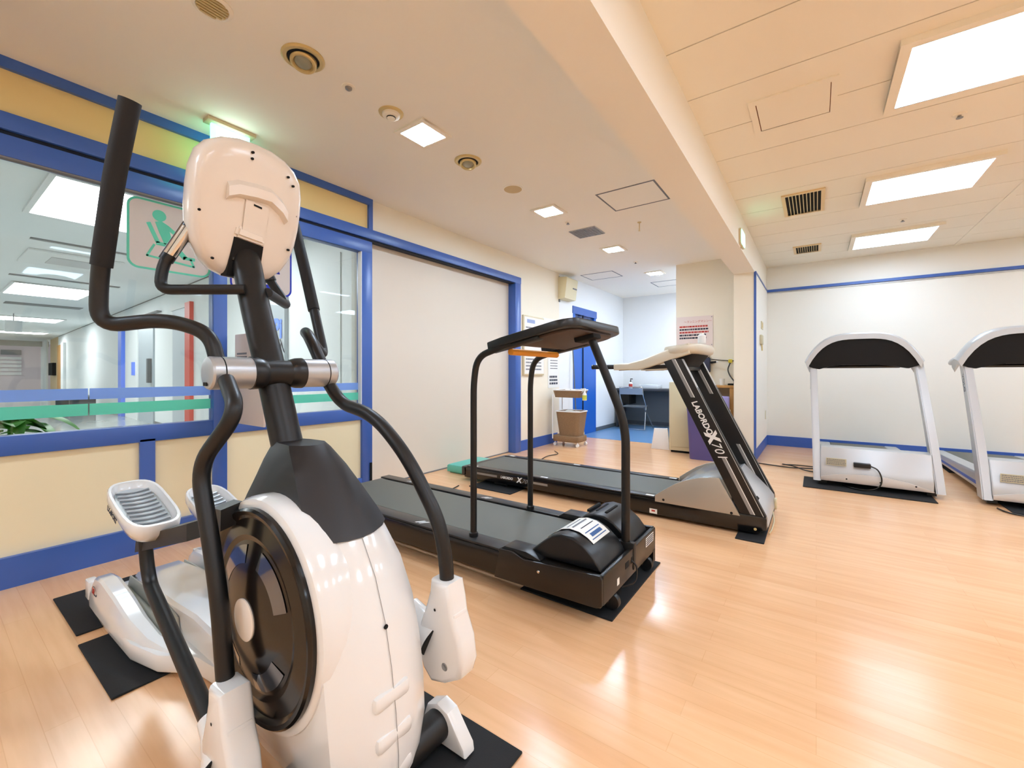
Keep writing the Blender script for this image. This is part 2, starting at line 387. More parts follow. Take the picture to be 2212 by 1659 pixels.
# door leaf
dl = box('door_1', XW - 0.05, FX + 0.004, 1.152, 2.381, 2.107, 2.212, M_BLUE, bev=0.004); struct(dl)
box('door_stile', XW - 0.05, FX + 0.004, 1.152, 1.233, 0.0, 2.11, M_BLUE, dl, bev=0.003)
box('door_stile', XW - 0.05, FX + 0.004, 2.276, 2.381, 0.0, 2.11, M_BLUE, dl, bev=0.003)
box('door_rail', XW - 0.05, FX + 0.004, 1.233, 2.276, 0.645, 0.742, M_BLUE, dl, bev=0.003)
box('door_rail', XW - 0.05, FX + 0.004, 1.233, 2.276, 0.0, 0.14, M_BLUE, dl, bev=0.003)
box('door_panel', XW - 0.03, XW + 0.006, 1.233, 2.276, 0.13, 0.65, M_PANEL, dl)
box('door_pane', XW - 0.022, XW - 0.016, 1.233, 2.276, 0.742, 2.107, M_GLASS, dl)
box('door_glazing_bead', XW - 0.02, FX, 2.268, 2.277, 0.742, 2.107, M_LET, dl)
lab(box('door_handle', FX + 0.004, FX + 0.016, 2.352, 2.372, 0.06, 0.26, M_DARK, dl, bev=0.003), 'dark edge handle low on the stile')
# stripes on the glass
for par, y0, y1 in ((wf, -1.6, 0.568), (wf, 0.574, 1.150), (dl, 1.235, 1.62), (dl, 1.625, 2.266)):
    lab(box('glass_stripe', XW - 0.0155, XW - 0.0145, y0, y1, 0.906, 0.966, M_SBLUE2, par), 'blue safety stripe on the glass')
    lab(box('glass_stripe', XW - 0.0155, XW - 0.0145, y0, y1, 0.818, 0.882, M_TEAL, par), 'teal safety stripe on the glass')
# recessed sliding panel
sp = struct(box('door_2', -3.35, -3.325, 2.30, 4.64, 0.012, 2.30, M_SLIDE))
sbox('trim_sliding_sill', -3.36, -3.318, 2.30, 4.64, 0, 0.012, M_GREYS)
sbox('trim_sliding_post', XW - 0.10, FX + 0.005, 4.60, 4.726, 0, 2.24, M_BLUE, bev=0.004)
sbox('wall_pocket', -3.40, -3.352, 2.30, 5.9, 0, ZC, M_WHITE)
sbox('wall_pocket_end', -3.352, -3.245, 2.381, 2.392, 0, 2.24, M_WHITE)
# blue annex door
d3 = struct(box('door_3', XW - 0.06, XW + 0.004, 6.28, 7.17, 0, 1.55, M_DOORB))
box('door_stile', XW - 0.06, XW + 0.004, 6.28, 6.36, 1.55, 2.03, M_DOORB, d3)
box('door_stile', XW - 0.06, XW + 0.004, 7.09, 7.17, 1.55, 2.03, M_DOORB, d3)
box('door_head', XW - 0.06, XW + 0.012, 6.26, 7.19, 2.03, 2.15, M_BLUE, d3)
lab(box('door_pane', XW - 0.04, XW - 0.03, 6.36, 7.09, 1.55, 2.03, mat('dark_blue_glass', (34, 60, 110), 0.1, spec=0.8, bump=0.01), d3), 'dark window pane')
box('door_stop', XW, XW + 0.02, 6.62, 6.635, 0.0, 2.03, M_DARKG, d3)

# ---------------------------------------------------------------- corridor behind the glass (slants away)
def wy(x): return 2.55 - 0.0486 * (x + 3.3)
def hall_slab(name, x0, x1, z0, z1, m, parent=None, off=0.0, th=0.05):
    bm = bnew()
    add_prism(bm, [(x0, wy(x0) - off), (x1, wy(x1) - off), (x1, wy(x1) - off + th), (x0, wy(x0) - off + th)], 'z', z0, z1)
    return build(name, bm, m, parent)
struct(hall_slab('wall_hall', -26.2, -3.40, 0, 2.6, M_CWHITE))
struct(hall_slab('wall_hall_far', -29.0, -26.2, 0, 2.6, M_WOODL))
struct(hall_slab('wall_hall_end_column', -31.5, -29.0, 0, 2.6, M_CWHITE, off=0.12))
sbox('ceiling_hall', -34, XW - 0.13, -6, 5.2, 2.6, 2.7, M_CWHITE)
sbox('wall_hall_end', -34, -33.9, -6, 5.2, 0, 2.6, M_LAV)
sbox('wall_hall_left', -34, -3.4, -6.1, -6, 0, 2.6, M_CWHITE)
sbox('trim_hall_bulkhead', -31.2, -30.9, -6, 4.0, 2.35, 2.6, M_GREYIN)
struct(hall_slab('baseboard_hall', -26, -3.45, 0, 0.06, M_GREYS, off=0.008, th=0.01))
struct(hall_slab('trim_hall', -26, -3.45, 2.585, 2.6, M_GREYS, off=0.008, th=0.01))
for x0, x1, ya, yb, gl in ((-6.1, -4.8, 0.66, 1.9, 'nearest wide ceiling panel light in the corridor behind the glass'),
                       (-12.6, -11.0, 1.03, 2.05, 'second ceiling panel light along the corridor, beside the black handlebar bend'),
                       (-19.0, -17.7, 1.0, 2.6, 'third ceiling panel light along the corridor'),
                       (-25.0, -24.0, 1.2, 3.1, 'farthest ceiling panel light of the corridor')):
    t = thing('ceiling_light', ((x0 + x1) / 2, (ya + yb) / 2, 2.56), gl, 'ceiling light', 'corridor ceiling lights')
    bm = bnew(); add_box(bm, x0 - 0.04, x1 + 0.04, ya - 0.04, ya, 2.575, 2.6); add_box(bm, x0 - 0.04, x1 + 0.04, yb, yb + 0.04, 2.575, 2.6)
    add_box(bm, x0 - 0.04, x0, ya, yb, 2.575, 2.6); add_box(bm, x1, x1 + 0.04, ya, yb, 2.575, 2.6)
    build('light_frame', bm, M_LET, t); box('diffuser', x0, x1, ya, yb, 2.585, 2.6, M_LHALL, t)
for x0, ya, lb in ((-5.4, -2.6, 'a'), (-12.2, -2.6, 'b'), (-9.5, -0.9, 'c'), (-18.4, -1.5, 'd'), (-24.5, -1.5, 'e'), (-29.5, -0.8, 'f'), (-32.3, 0.4, 'g')):  # unseen panels added only to brighten the corridor and its far end
    t = thing('ceiling_light', (x0, ya, 2.58), 'added unseen light panel in the corridor, left of the window', 'ceiling light', 'added corridor light panels out of view')
    box('diffuser', x0 - 0.5, x0 + 0.5, ya - 0.6, ya + 0.6, 2.585, 2.6, M_LHALL, t)
# ceiling vents and strips in the corridor
def slotvent(x0, x1, ya, yb, label):
    t = thing('ceiling_vent', ((x0 + x1) / 2, (ya + yb) / 2, 2.57), label, 'ceiling vent', 'corridor ceiling vents')
    box('vent_slot', x0, x1, ya, yb, 2.592, 2.6, M_GREYS, t); box('vent_frame', x0 - 0.04, x0, ya, yb, 2.586, 2.6, M_CWHITE, t)
slotvent(-7.35, -7.28, 0.8, 2.3, 'thin grey slot vent in the corridor ceiling nearest the window')
slotvent(-10.3, -10.2, 0.9, 2.2, 'thin grey slot vent in the corridor ceiling before the second light')
slotvent(-14.6, -14.2, 1.2, 2.4, 'grey slot vent in the corridor ceiling past the second light')
# air conditioner cassette
t = thing('ceiling_air_conditioner', (-8.4, 1.35, 2.56), 'square white ceiling cassette air conditioner in the corridor', 'air conditioner')
box('cassette_body', -8.9, -7.9, 0.85, 1.75, 2.57, 2.6, M_CWHITE, t, bev=0.01)
box('cassette_grille', -8.65, -8.15, 1.08, 1.52, 2.562, 2.572, M_SILP, t)
# doors and posts along the corridor wall
def hall_at(x, off): return wy(x) - off
def hbox(name, xa, xb, z0, z1, d, m, parent=None, off=0.0):
    return hall_slab(name, min(xa, xb), max(xa, xb), z0, z1, m, parent, off=off + d, th=d)
h1 = struct(hbox('door_4', -9.75, -8.95, 0, 2.22, 0.03, mat('hall_door_grey', (196, 204, 212), 0.4, bump=0.01)))
lab(hbox('door_frame', -8.92, -8.66, 0, 2.27, 0.06, M_RED, h1), 'red upright door edge')
hbox('door_head', -9.85, -8.92, 2.20, 2.27, 0.05, M_LET, h1)
h2 = struct(hbox('door_5', -12.3, -11.1, 0, 2.15, 0.03, mat('hall_door_grey2', (176, 188, 196), 0.3, bump=0.01)))
hbox('door_handle', -11.3, -11.2, 0.85, 1.35, 0.10, M_SLATE, h2)
h3 = struct(hbox('door_6', -13.6, -12.4, 0, 2.22, 0.03, M_CWHITE))
lab(hbox('door_handle', -12.72, -12.62, 1.0, 1.3, 0.08, M_SBLUE, h3), 'blue door handle')
lab(hbox('door_frame', -14.1, -13.75, 0, 2.22, 0.08, M_SBLUE, h3), 'blue door post')
h4 = struct(hbox('door_7', -25.9, -24.6, 0, 2.2, 0.06, M_WOOD))
hbox('door_frame', -24.6, -23.9, 0, 2.25, 0.08, M_CWHITE, h4)
h5 = struct(hbox('door_8', -4.76, -4.0, 0, 2.3, 0.012, M_CWHITE))
t = thing('lever_door_closer', (-11.8, wy(-11.8) - 0.2, 2.27), 'thin grey rail above the corridor doors', 'rail')
hbox('rail_bar', -12.9, -10.6, 2.27, 2.29, 0.08, M_GREYS, t)
# hanging corridor sign
t = thing('hanging_sign', (-17.0, 1.55, 2.2), 'white sign hanging from the corridor ceiling far behind the glass', 'sign')
box('sign_face', -17.02, -16.98, 1.42, 1.72, 2.12, 2.42, M_LET, t); box('sign_stem', -17.01, -16.99, 1.56, 1.58, 2.42, 2.6, M_GREYM, t)
# grey sign column seen through the door leaf
t = thing('sign_column', (-5.4, 2.58, 0), 'grey sign column with blue lettering behind the glass door', 'sign')
hbox('column_body', -5.66, -5.17, 0, 2.03, 0.05, mat('sign_grey', (172, 180, 186), 0.4, bump=0.01), t)
yy = wy(-5.4) - 0.055
d = Vector((1, -0.0486, 0)).normalized()
lab(text('sign_text', 'Pi', 0.33, M_SBLUE, t, (-5.46, wy(-5.46) - 0.056, 1.58), d, (0, 0, 1), bold=0.012), 'blue letters')
text('sign_text', '入', 0.2, M_INK, t, (-5.34, wy(-5.34) - 0.056, 1.36), d, (0, 0, 1))
# wall board and people-less furniture at the corridor end
t = thing('wall_rack', (-27.6, wy(-27.6) - 0.1, 0.95), 'black wall rack on the pale wood wall at the corridor end', 'rack')
hbox('rack_panel', -28.3, -26.9, 0.95, 1.5, 0.12, M_DARK, t)
t = thing('bulletin_board', (-33.80, 3.0, 1.0), 'striped white bulletin board on the lavender end wall', 'bulletin board')
bm = bnew()
for k in range(5): add_box(bm, -33.885, -33.86, 2.35, 3.4, 0.95 + 0.2 * k, 1.09 + 0.2 * k)
build('board_sheets', bm, M_LET, t); box('board_header', -33.885, -33.86, 2.7, 3.4, 2.0, 2.25, M_GREYM, t)
t = thing('aquarium_poster', (-33.5, 1.0, 0.4), 'turquoise poster panel standing at the corridor end', 'poster')
box('poster_panel', -33.5, -33.4, 0.2, 1.45, 0.2, 2.0, mat('turquoise', (70, 180, 190), 0.4, bump=0.02), t)
box('poster_flower', -33.39, -33.38, 0.6, 1.0, 1.0, 1.5, mat('poster_yellow', (226, 222, 90), 0.5, bump=0.01), t)
box('poster_frame', -33.55, -33.52, 0.1, 2.0, 0.0, 2.3, M_WOODL, t)
t = thing('trolley', (-30, 1.9, 0), 'pink wire trolley near the corridor end', 'trolley')
bm = bnew()
for k in range(5): add_box(bm, -30.3, -29.7, 1.6, 2.3, 0.25 + 0.3 * k, 0.28 + 0.3 * k)
for a in (-30.3, -29.72):
    for b in (1.6, 2.27): add_box(bm, a, a + 0.03, b, b + 0.03, 0, 1.5)
build('trolley_frame', bm, mat('pink_wire', (222, 160, 160), 0.4, bump=0.01), t)
t = thing('bench', (-16.8, 2.6, 0), 'low dark bench in the corridor seen between the blue and teal stripes', 'bench')
box('bench_seat', -17.8, -15.6, 2.35, 2.95, 0.36, 0.44, M_SLATE, t, bev=0.02)
for a in (-17.6, -15.8): box('leg', a, a + 0.06, 2.4, 2.9, 0, 0.36, M_SLATE, t)
# potted plant just behind the glass
t = thing('potted_plant', (-3.75, 0.33, 0), 'green leafy plant in a pale pot behind the lower left glass', 'plant')
lathe('pot', [(0.12, 0), (0.16, 0.02), (0.19, 0.62), (0.20, 0.66), (0.17, 0.66), (0.16, 0.60)], (-3.75, 0.33, 0), M_PAPER, t)
def leaf(bm, base, ang, L, wd, droop):
    prev = None; n = 7
    for k in range(n):
        s = k / (n - 1); wv = wd * math.sin(math.pi * min(1, s * 0.92 + 0.08)) ** 0.8
        c = Vector(base) + Vector((math.cos(ang) * L * s, math.sin(ang) * L * s, 0.35 * L * s - droop * s * s))
        p = Vector((-math.sin(ang), math.cos(ang), 0)) * wv
        a, m_, b = bm.verts.new(c + p + Vector((0, 0, 0.3 * wv))), bm.verts.new(c), bm.verts.new(c - p + Vector((0, 0, 0.3 * wv)))
        if prev:
            bm.faces.new((prev[0], a, m_, prev[1])); bm.faces.new((prev[1], m_, b, prev[2]))
        prev = (a, m_, b)
rd = random.Random(3)
bm = bnew()
for k in range(16): leaf(bm, (-3.75 + rd.uniform(-.05, .05), 0.33 + rd.uniform(-.05, .05), 0.70 + rd.uniform(0, .12)), k * 0.93, rd.uniform(.16, .28), rd.uniform(.04, .06), rd.uniform(.06, .2))
fo = build('foliage', bm, M_GLEAF, t)
bm = bnew(); add_tube(bm, [(-3.75, .33, .6), (-3.74, .34, .85)], 0.012, 8); build('stem', bm, M_GLEAF, t)

# ---------------------------------------------------------------- pictogram stickers on the glass
def picto(name, y0, y1, z0, z1, col, label, draw):
    t = thing(name, (XW - 0.013, (y0 + y1) / 2, z0), label, 'sign', 'pictogram stickers on the glass')
    prism('sticker_sheet', rrect(y0, y1, z0, z1, 0.055), 'x', XW - 0.0155, XW - 0.0145, M_SIGNBG, t)
    o = rrect(y0, y1, z0, z1, 0.055, 8); i = rrect(y0 + .012, y1 - .012, z0 + .012, z1 - .012, 0.045, 8)
    bm = bnew(); n = len(o)
    vo = [bm.verts.new((XW - 0.0135, p[0], p[1])) for p in o]; vi = [bm.verts.new((XW - 0.0135, p[0], p[1])) for p in i]
    for k in range(n): bm.faces.new((vo[k], vo[(k + 1) % n], vi[(k + 1) % n], vi[k]))
    r = bmesh.ops.extrude_face_region(bm, geom=bm.faces[:]); bmesh.ops.translate(bm, vec=(-0.0008, 0, 0), verts=[v for v in r['geom'] if isinstance(v, bmesh.types.BMVert)])
    build('sticker_border', bm, col, t)
    bm = bnew(); draw(bm, lambda u, v: (y0 + (y1 - y0) * u, z0 + (z1 - z0) * v), XW - 0.0138, (y1 - y0)); build('sticker_figure', bm, col, t)
def bar(bm, X, p, q, wd):
    d = Vector((q[0] - p[0], q[1] - p[1])); L = d.length; d /= L; nn = Vector((-d.y, d.x)) * wd / 2; e = d * wd * 0.3
    pts = [(p[0] + nn.x - e.x, p[1] + nn.y - e.y), (p[0] - nn.x - e.x, p[1] - nn.y - e.y), (q[0] - nn.x + e.x, q[1] - nn.y + e.y), (q[0] + nn.x + e.x, q[1] + nn.y + e.y)]
    add_prism(bm, pts, 'x', X, X + 0.0006)
def disc2(bm, X, c, r):
    add_prism(bm, [(c[0] + r * math.cos(a * math.pi / 12), c[1] + r * math.sin(a * math.pi / 12)) for a in range(24)], 'x', X, X + 0.0006)
def draw1(bm, P, X, W):
    disc2(bm, X, P(.36, .80), .034)
    add_prism(bm, [P(.31, .70), P(.38, .73), P(.47, .68), P(.62, .56), P(.59, .52), P(.48, .60), P(.52, .44), P(.42, .40), P(.36, .55)], 'x', X, X + .0006)
    bar(bm, X, P(.24, .66), P(.34, .42), .022); bar(bm, X, P(.34, .40), P(.52, .39), .022)
    bar(bm, X, P(.52, .42), P(.66, .26), .03); bar(bm, X, P(.66, .25), P(.78, .25), .02)
    for a, b in (((.30, .37), (.22, .20)), ((.22, .20), (.78, .14)), ((.78, .14), (.74, .24))): bar(bm, X, P(*a), P(*b), .012)
def draw2(bm, P, X, W):
    disc2(bm, X, P(.45, .82), .034)
    add_prism(bm, [P(.40, .74), P(.50, .74), P(.52, .50), P(.40, .50)], 'x', X, X + .0006)
    bar(bm, X, P(.46, .52), P(.34, .26), .02); bar(bm, X, P(.48, .52), P(.60, .28), .02)
    bar(bm, X, P(.50, .70), P(.66, .60), .014); bar(bm, X, P(.66, .62), P(.74, .44), .008); bar(bm, X, P(.72, .52), P(.78, .40), .010); bar(bm, X, P(.78, .40), P(.66, .40), .010)
    bar(bm, X, P(.60, .38), P(.72, .16), .006); bar(bm, X, P(.25, .14), P(.76, .14), .030)
picto('pictogram_sign', 0.729, 1.150, 1.670, 2.090, M_TEAL, 'teal seated rowing figure sticker on the left window glass', draw1)
picto('pictogram_sign', 1.265, 1.685, 1.62, 2.04, M_NAVY2, 'navy treadmill figure sticker on the door glass, half hidden by the console', draw2)
# notice board standing out from the door stile
t = thing('projecting_notice_panel', (-2.98, 1.28, 0.71), 'pinkish beige notice panel projecting from the door frame behind the mast', 'notice panel')
box('panel_sheet', -3.205, -2.80, 1.275, 1.29, 0.712, 1.31, mat('pinkish_beige', (216, 202, 194), 0.6, bump=0.01), t, bev=0.004)
bm = bnew(); text_lines(bm, 1.2742, -3.17, -3.02, 1.10, 1.19, 4, 5, side='y', thick=-0.0006 * -1); build('panel_print', bm, M_INKG, t)

# ================================================================= CEILING FITTINGS
def big_panel(x0, x1, y0, y1, label, group, pm=None):
    pm = pm or M_LPANEL
    t = thing('ceiling_light', ((x0 + x1) / 2, (y0 + y1) / 2, ZC - 0.03), label, 'ceiling light', group)
    bm = bnew(); f = 0.045
    add_box(bm, x0 - f, x1 + f, y0 - f, y0, ZC - 0.03, ZC); add_box(bm, x0 - f, x1 + f, y1, y1 + f, ZC - 0.03, ZC)
    add_box(bm, x0 - f, x0, y0, y1, ZC - 0.03, ZC); add_box(bm, x1, x1 + f, y0, y1, ZC - 0.03, ZC)
    build('light_frame', bm, M_CEIL2, t)
    ym = (x0 + x1) / 2
    box('diffuser', x0, ym - 0.002, y0, y1, ZC - 0.027, ZC - 0.004, pm, t)
    box('diffuser', ym + 0.002, x1, y0, y1, ZC - 0.027, ZC - 0.004, pm, t)
    return t
GL = 'large bright ceiling panels over the treadmill area'
big_panel(0.365, 1.03, 2.70, 3.265, 'largest and nearest bright ceiling panel, cut by the upper right corner', GL)
big_panel(0.365, 1.03, 4.42, 5.00, 'middle bright ceiling panel beside the larger dark vent', GL)
big_panel(0.365, 1.03, 6.13, 6.70, 'farthest bright ceiling panel, nearest the back wall', GL)
for yy in (0.98, -0.74, -2.46):
    big_panel(0.365, 1.03, yy, yy + 0.57, 'bright ceiling panel behind the photographer', 'ceiling panels out of view')
for yy in (6.13, 4.42, 2.70, 0.98, -0.74, -2.46):
    big_panel(2.6, 3.27, yy, yy + 0.57, 'bright ceiling panel further to the right', 'ceiling panels out of view')
def square_light(x, y, label, group='square downlights in the plain ceiling'):
    t = thing('square_downlight', (x, y, ZC - 0.012), label, 'ceiling light', group); s = 0.10
    bm = bnew()
    add_box(bm, x - s - .03, x + s + .03, y - s - .03, y - s, ZC - .012, ZC); add_box(bm, x - s - .03, x + s + .03, y + s, y + s + .03, ZC - .012, ZC)
    add_box(bm, x - s - .03, x - s, y - s, y + s, ZC - .012, ZC); add_box(bm, x + s, x + s + .03, y - s, y + s, ZC - .012, ZC)
    build('light_frame', bm, M_CEIL2, t); box('diffuser', x - s, x + s, y - s, y + s, ZC - .008, ZC - .001, M_LSPOT, t)
square_light(-2.06, 1.915, 'nearest square downlight, beside the round smoke detector')
square_light(-2.07, 3.52, 'second square downlight, beside the square air grille')
square_light(-2.05, 5.06, 'third square downlight, small, before the annex')
square_light(-2.02, 6.64, 'square downlight inside the pale annex at the end')
square_light(-2.06, -0.9, 'square downlight behind the photographer', 'square downlights out of view')
square_light(-2.06, -2.4, 'square downlight behind the photographer', 'square downlights out of view')
big_panel(-1.5, -.95, 6.9, 8.1, 'added light panel brightening the annex, unseen behind the cream wall', 'ceiling panels out of view', mat('light_annex_added', (244, 246, 255), .5, emit=PANEL_E))  # unseen glowing panel, added to brighten the annex walls
def eyeball(x, y, label):
    t = thing('round_downlight', (x, y, ZC - 0.02), label, 'ceiling light', 'round eyeball downlights, unlit')
    lathe('trim_ring', [(.098, 0), (.098, -.004), (.090, -.010), (.074, -.010), (.070, -.001), (.070, .0)], (x, y, ZC), M_GOLD, t)
    lathe('recess', [(.070, -.0085), (.062, -.0088)], (x, y, ZC), M_DARK, t)
    bm = bnew(); add_lathe(bm, [(.060, .012), (.060, -.016), (.054, -.022), (.046, -.022), (.042, -.012), (.040, -.010)], (0, 0, 0), 'z', 32)
    bmesh.ops.transform(bm, matrix=Matrix.Translation((x - .004, y + .004, ZC - .010)) @ Matrix.Rotation(math.radians(-14), 4, Vector((0.8, 0.6, 0))), verts=bm.verts)
    build('lamp_ring', bm, M_GOLD, t)
    bm = bnew(); add_lathe(bm, [(.040, 0), (.036, -.004), (.022, -.008), (0.004, -.010)], (0, 0, 0), 'z', 24)
    bmesh.ops.transform(bm, matrix=Matrix.Translation((x - .002, y, ZC - .022)) @ Matrix.Rotation(math.radians(-14), 4, Vector((0.8, 0.6, 0))), verts=bm.verts)
    build('lamp_lens', bm, M_LENS, t)
eyeball(-2.043, 1.115, 'larger round eyeball downlight, nearest the front of the plain ceiling')
eyeball(-2.061, 2.351, 'smaller looking round eyeball downlight between the two nearer square lights')
t = thing('round_air_outlet', (-2.065, 0.737, ZC - .01), 'round slatted outlet at the very top edge of the picture', 'air outlet')
lathe('outlet_ring', [(.075, 0), (.075, -.006), (.060, -.012), (.056, -.004)], (-2.065, .737, ZC), M_CEIL2, t)
bm = bnew()
for k in range(-3, 4):
    L = math.sqrt(max(.056 ** 2 - (k * .016) ** 2, 1e-4)); add_box(bm, -2.065 + k * .016 - .005, -2.065 + k * .016 + .004, .737 - L, .737 + L, ZC - .012, ZC - .002)
build('outlet_slats', bm, M_GOLD, t)
def small_round(name, x, y, label, cat, prof, m, group=None):
    return tag(lathe(name, prof, (x, y, ZC), m), label, cat, group)
t = thing('motion_sensor', (-2.052, 1.37, ZC - .02), 'small grey dome sensor in the plain ceiling', 'sensor')
lathe('sensor_plate', [(.036, 0), (.034, -.003), (.02, -.004)], (-2.052, 1.37, ZC), M_CEIL2, t)
lathe('sensor_dome', [(.018, -.003), (.017, -.012), (.010, -.018), (.002, -.020)], (-2.052, 1.37, ZC), M_GREYM, t)
t = thing('smoke_detector', (-2.051, 1.652, ZC - .03), 'round cream smoke detector beside the nearest square light', 'smoke detector')
lathe('detector_base', [(.072, 0), (.070, -.006), (.060, -.008)], (-2.051, 1.652, ZC), M_GOLD, t)
lathe('detector_head', [(.052, -.006), (.050, -.020), (.040, -.026), (.026, -.027), (.024, -.034), (.004, -.035)], (-2.051, 1.652, ZC), M_CEIL2, t)
lathe('detector_slot', [(.0265, -.0275), (.0265, -.0325)], (-2.051, 1.652, ZC), M_DARK, t)
t = thing('ceiling_speaker', (-2.066, 2.922, ZC - .01), 'flat round cream speaker cover in the plain ceiling', 'speaker')
lathe('speaker_ring', [(.086, 0), (.084, -.005), (.076, -.006)], (-2.066, 2.922, ZC), M_CEIL, t)
lathe('speaker_grille', [(.076, -.004), (.074, -.007), (.004, -.008)], (-2.066, 2.922, ZC), mat('tan_grille', (206, 184, 140), 0.7, bump=0.3, bscale=400), t)
# flush hatches drawn by their grey frames
def hatch(x0, x1, y0, y1, label, m=M_GREYS, wd=0.014, z=ZC, gap=False):
    t = thing('ceiling_hatch', ((x0 + x1) / 2, (y0 + y1) / 2, z - .003), label, 'ceiling hatch', 'access hatches')
    bm = bnew()
    add_box(bm, x0, x1, y0, y0 + wd, z - .003, z); add_box(bm, x0, x1, y1 - wd, y1, z - .003, z)
    add_box(bm, x0, x0 + wd, y0 + wd, y1 - wd, z - .003, z); add_box(bm, x1 - wd, x1, y0 + wd, y1 - wd, z - .003, z)
    build('hatch_frame', bm, m, t); box('hatch_panel', x0 + wd, x1 - wd, y0 + wd, y1 - wd, z - .0015, z, M_CEIL, t)
hatch(-1.556, -1.05, 3.43, 3.89, 'large flush square hatch next to the beam')
hatch(-3.03, -2.50, 6.12, 6.56, 'flush hatch in the annex ceiling above the wall box')
hatch(-2.3, -1.85, 7.3, 7.75, 'small flush hatch deep in the annex ceiling')
t = thing('ceiling_hatch', (-.11, 2.97, ZC - .008), 'raised cream hatch in the boarded ceiling, nearest the beam', 'ceiling hatch', 'access hatches')
bm = bnew()
add_box(bm, -.318, .097, 2.765, 2.81, ZC - .008, ZC); add_box(bm, -.318, .097, 3.13, 3.172, ZC - .008, ZC)
add_box(bm, -.318, -.285, 2.81, 3.13, ZC - .008, ZC); add_box(bm, .067, .097, 2.81, 3.13, ZC - .008, ZC)
build('hatch_frame', bm, M_CEIL2, t); box('hatch_panel', -.280, .063, 2.812, 3.128, ZC - .006, ZC, M_CEIL2, t)
box('hatch_gap', -.285, -.280, 2.81, 3.13, ZC - .004, ZC, M_GROOVE, t); box('hatch_gap', .063, .067, 2.81, 3.13, ZC - .004, ZC, M_GROOVE, t)
# air grilles
def dark_vent(x0, x1, y0, y1, label, n=10):
    t = thing('air_grille', ((x0 + x1) / 2, (y0 + y1) / 2, ZC - .012), label, 'air grille', 'dark slatted air grilles'); f = .028
    bm = bnew()
    add_box(bm, x0, x1, y0, y0 + f, ZC - .012, ZC); add_box(bm, x0, x1, y1 - f, y1, ZC - .012, ZC)
    add_box(bm, x0, x0 + f, y0 + f, y1 - f, ZC - .012, ZC); add_box(bm, x1 - f, x1, y0 + f, y1 - f, ZC - .012, ZC)
    build('grille_frame', bm, mat('cream_frame', (232, 206, 160), 0.5, bump=0.02), t)
    box('grille_back', x0 + f, x1 - f, y0 + f, y1 - f, ZC - .002, ZC, M_DARK, t)
    bm = bnew()
    for k in range(1, n):
        xx = x0 + f + (x1 - x0 - 2 * f) * k / n; add_box(bm, xx - .003, xx + .003, y0 + f, y1 - f, ZC - .011, ZC - .003)
    build('grille_slats', bm, M_GOLD, t)
dark_vent(-.25, .063, 4.39, 4.98, 'larger dark slatted grille, nearer the camera', 10)
dark_vent(-.232, .05, 6.25, 6.62, 'smaller dark slatted grille near the back wall', 10)
t = thing('air_grille', (-2.04, 4.28, ZC - .01), 'silver egg crate air grille beside the second square light', 'air grille')
bm = bnew()
for k in range(9):
    add_box(bm, -2.19 + k * .0375 - .002, -2.19 + k * .0375 + .002, 4.15, 4.42, ZC - .010, ZC); add_box(bm, -2.19, -1.89, 4.15 + k * .03375 - .002, 4.15 + k * .03375 + .002, ZC - .010, ZC)
build('grille_grid', bm, M_SILP, t); box('grille_back', -2.19, -1.89, 4.15, 4.42, ZC - .002, ZC, M_GREYM, t)
def sprinkler(x, y, label):
    t = thing('sprinkler', (x, y, ZC - .03), label, 'sprinkler', 'small ceiling sprinklers')
    lathe('sprinkler_plate', [(.032, 0), (.030, -.004), (.014, -.008)], (x, y, ZC), M_CEIL2, t)
    lathe('sprinkler_head', [(.008, -.006), (.008, -.018), (.016, -.020), (.016, -.023), (.002, -.024)], (x, y, ZC), M_GREYM, t)
sprinkler(.696, 3.62, 'sprinkler between the nearest and middle bright panels')
sprinkler(.707, 5.765, 'sprinkler just before the farthest bright panel')
sprinkler(-2.064, 3.893, 'sprinkler between the second square light and the square grille')
sprinkler(-2.04, 5.83, 'sprinkler at the edge of the annex ceiling')
t = thing('pendant_sprinkler', (-1.471, 4.315, ZC - .09), 'thin hanging sprinkler rod right of the square grille', 'sprinkler')
lathe('rod', [(.02, 0), (.018, -.006), (.004, -.008), (.004, -.085), (.010, -.087), (.010, -.09)], (-1.471, 4.315, ZC), M_GOLD, t)
# exit signs
t = thing('exit_sign', (-2.97, 1.16, 2.40), 'glowing green exit sign hanging from the ceiling behind the console', 'exit sign')
box('sign_base', -3.03, -2.95, 1.03, 1.30, ZC - .022, ZC, M_CREAMP, t, bev=.003)
box('sign_body', -3.005, -2.985, 1.06, 1.275, 2.36, ZC - .022, M_EXIT, t)
box('sign_face', -2.985, -2.983, 1.085, 1.25, 2.375, 2.555, M_EXITW, t)
bm = bnew(); X = -2.9828
disc2(bm, X, (1.175, 2.505), .011)
for a, b, wd in (((1.172, 2.49), (1.162, 2.45), .018), ((1.162, 2.45), (1.14, 2.42), .011), ((1.14, 2.42), (1.12, 2.42), .009), ((1.162, 2.45), (1.185, 2.43), .011), ((1.185, 2.43), (1.19, 2.40), .010), ((1.17, 2.485), (1.195, 2.47), .008), ((1.17, 2.485), (1.145, 2.47), .008)): bar(bm, X, a, b, wd)
build('running_figure', bm, mat('exit_print', (30, 150, 96), 0.5, bump=0.01), t)
t = thing('exit_sign', (-.58, 4.4, 2.3), 'thin green exit sign mounted on the side of the beam', 'exit sign')
prism('sign_body', rrect(4.52, 4.78, 2.27, 2.42, .02), 'x', -.595, -.575, M_CREAMP, t)
prism('sign_face', rrect(4.53, 4.77, 2.28, 2.41, .02), 'x', -.575, -.571, M_EXIT, t)
box('sign_mount', -.597, -.578, 4.64, 4.66, 2.255, 2.275, M_CREAMP, t)

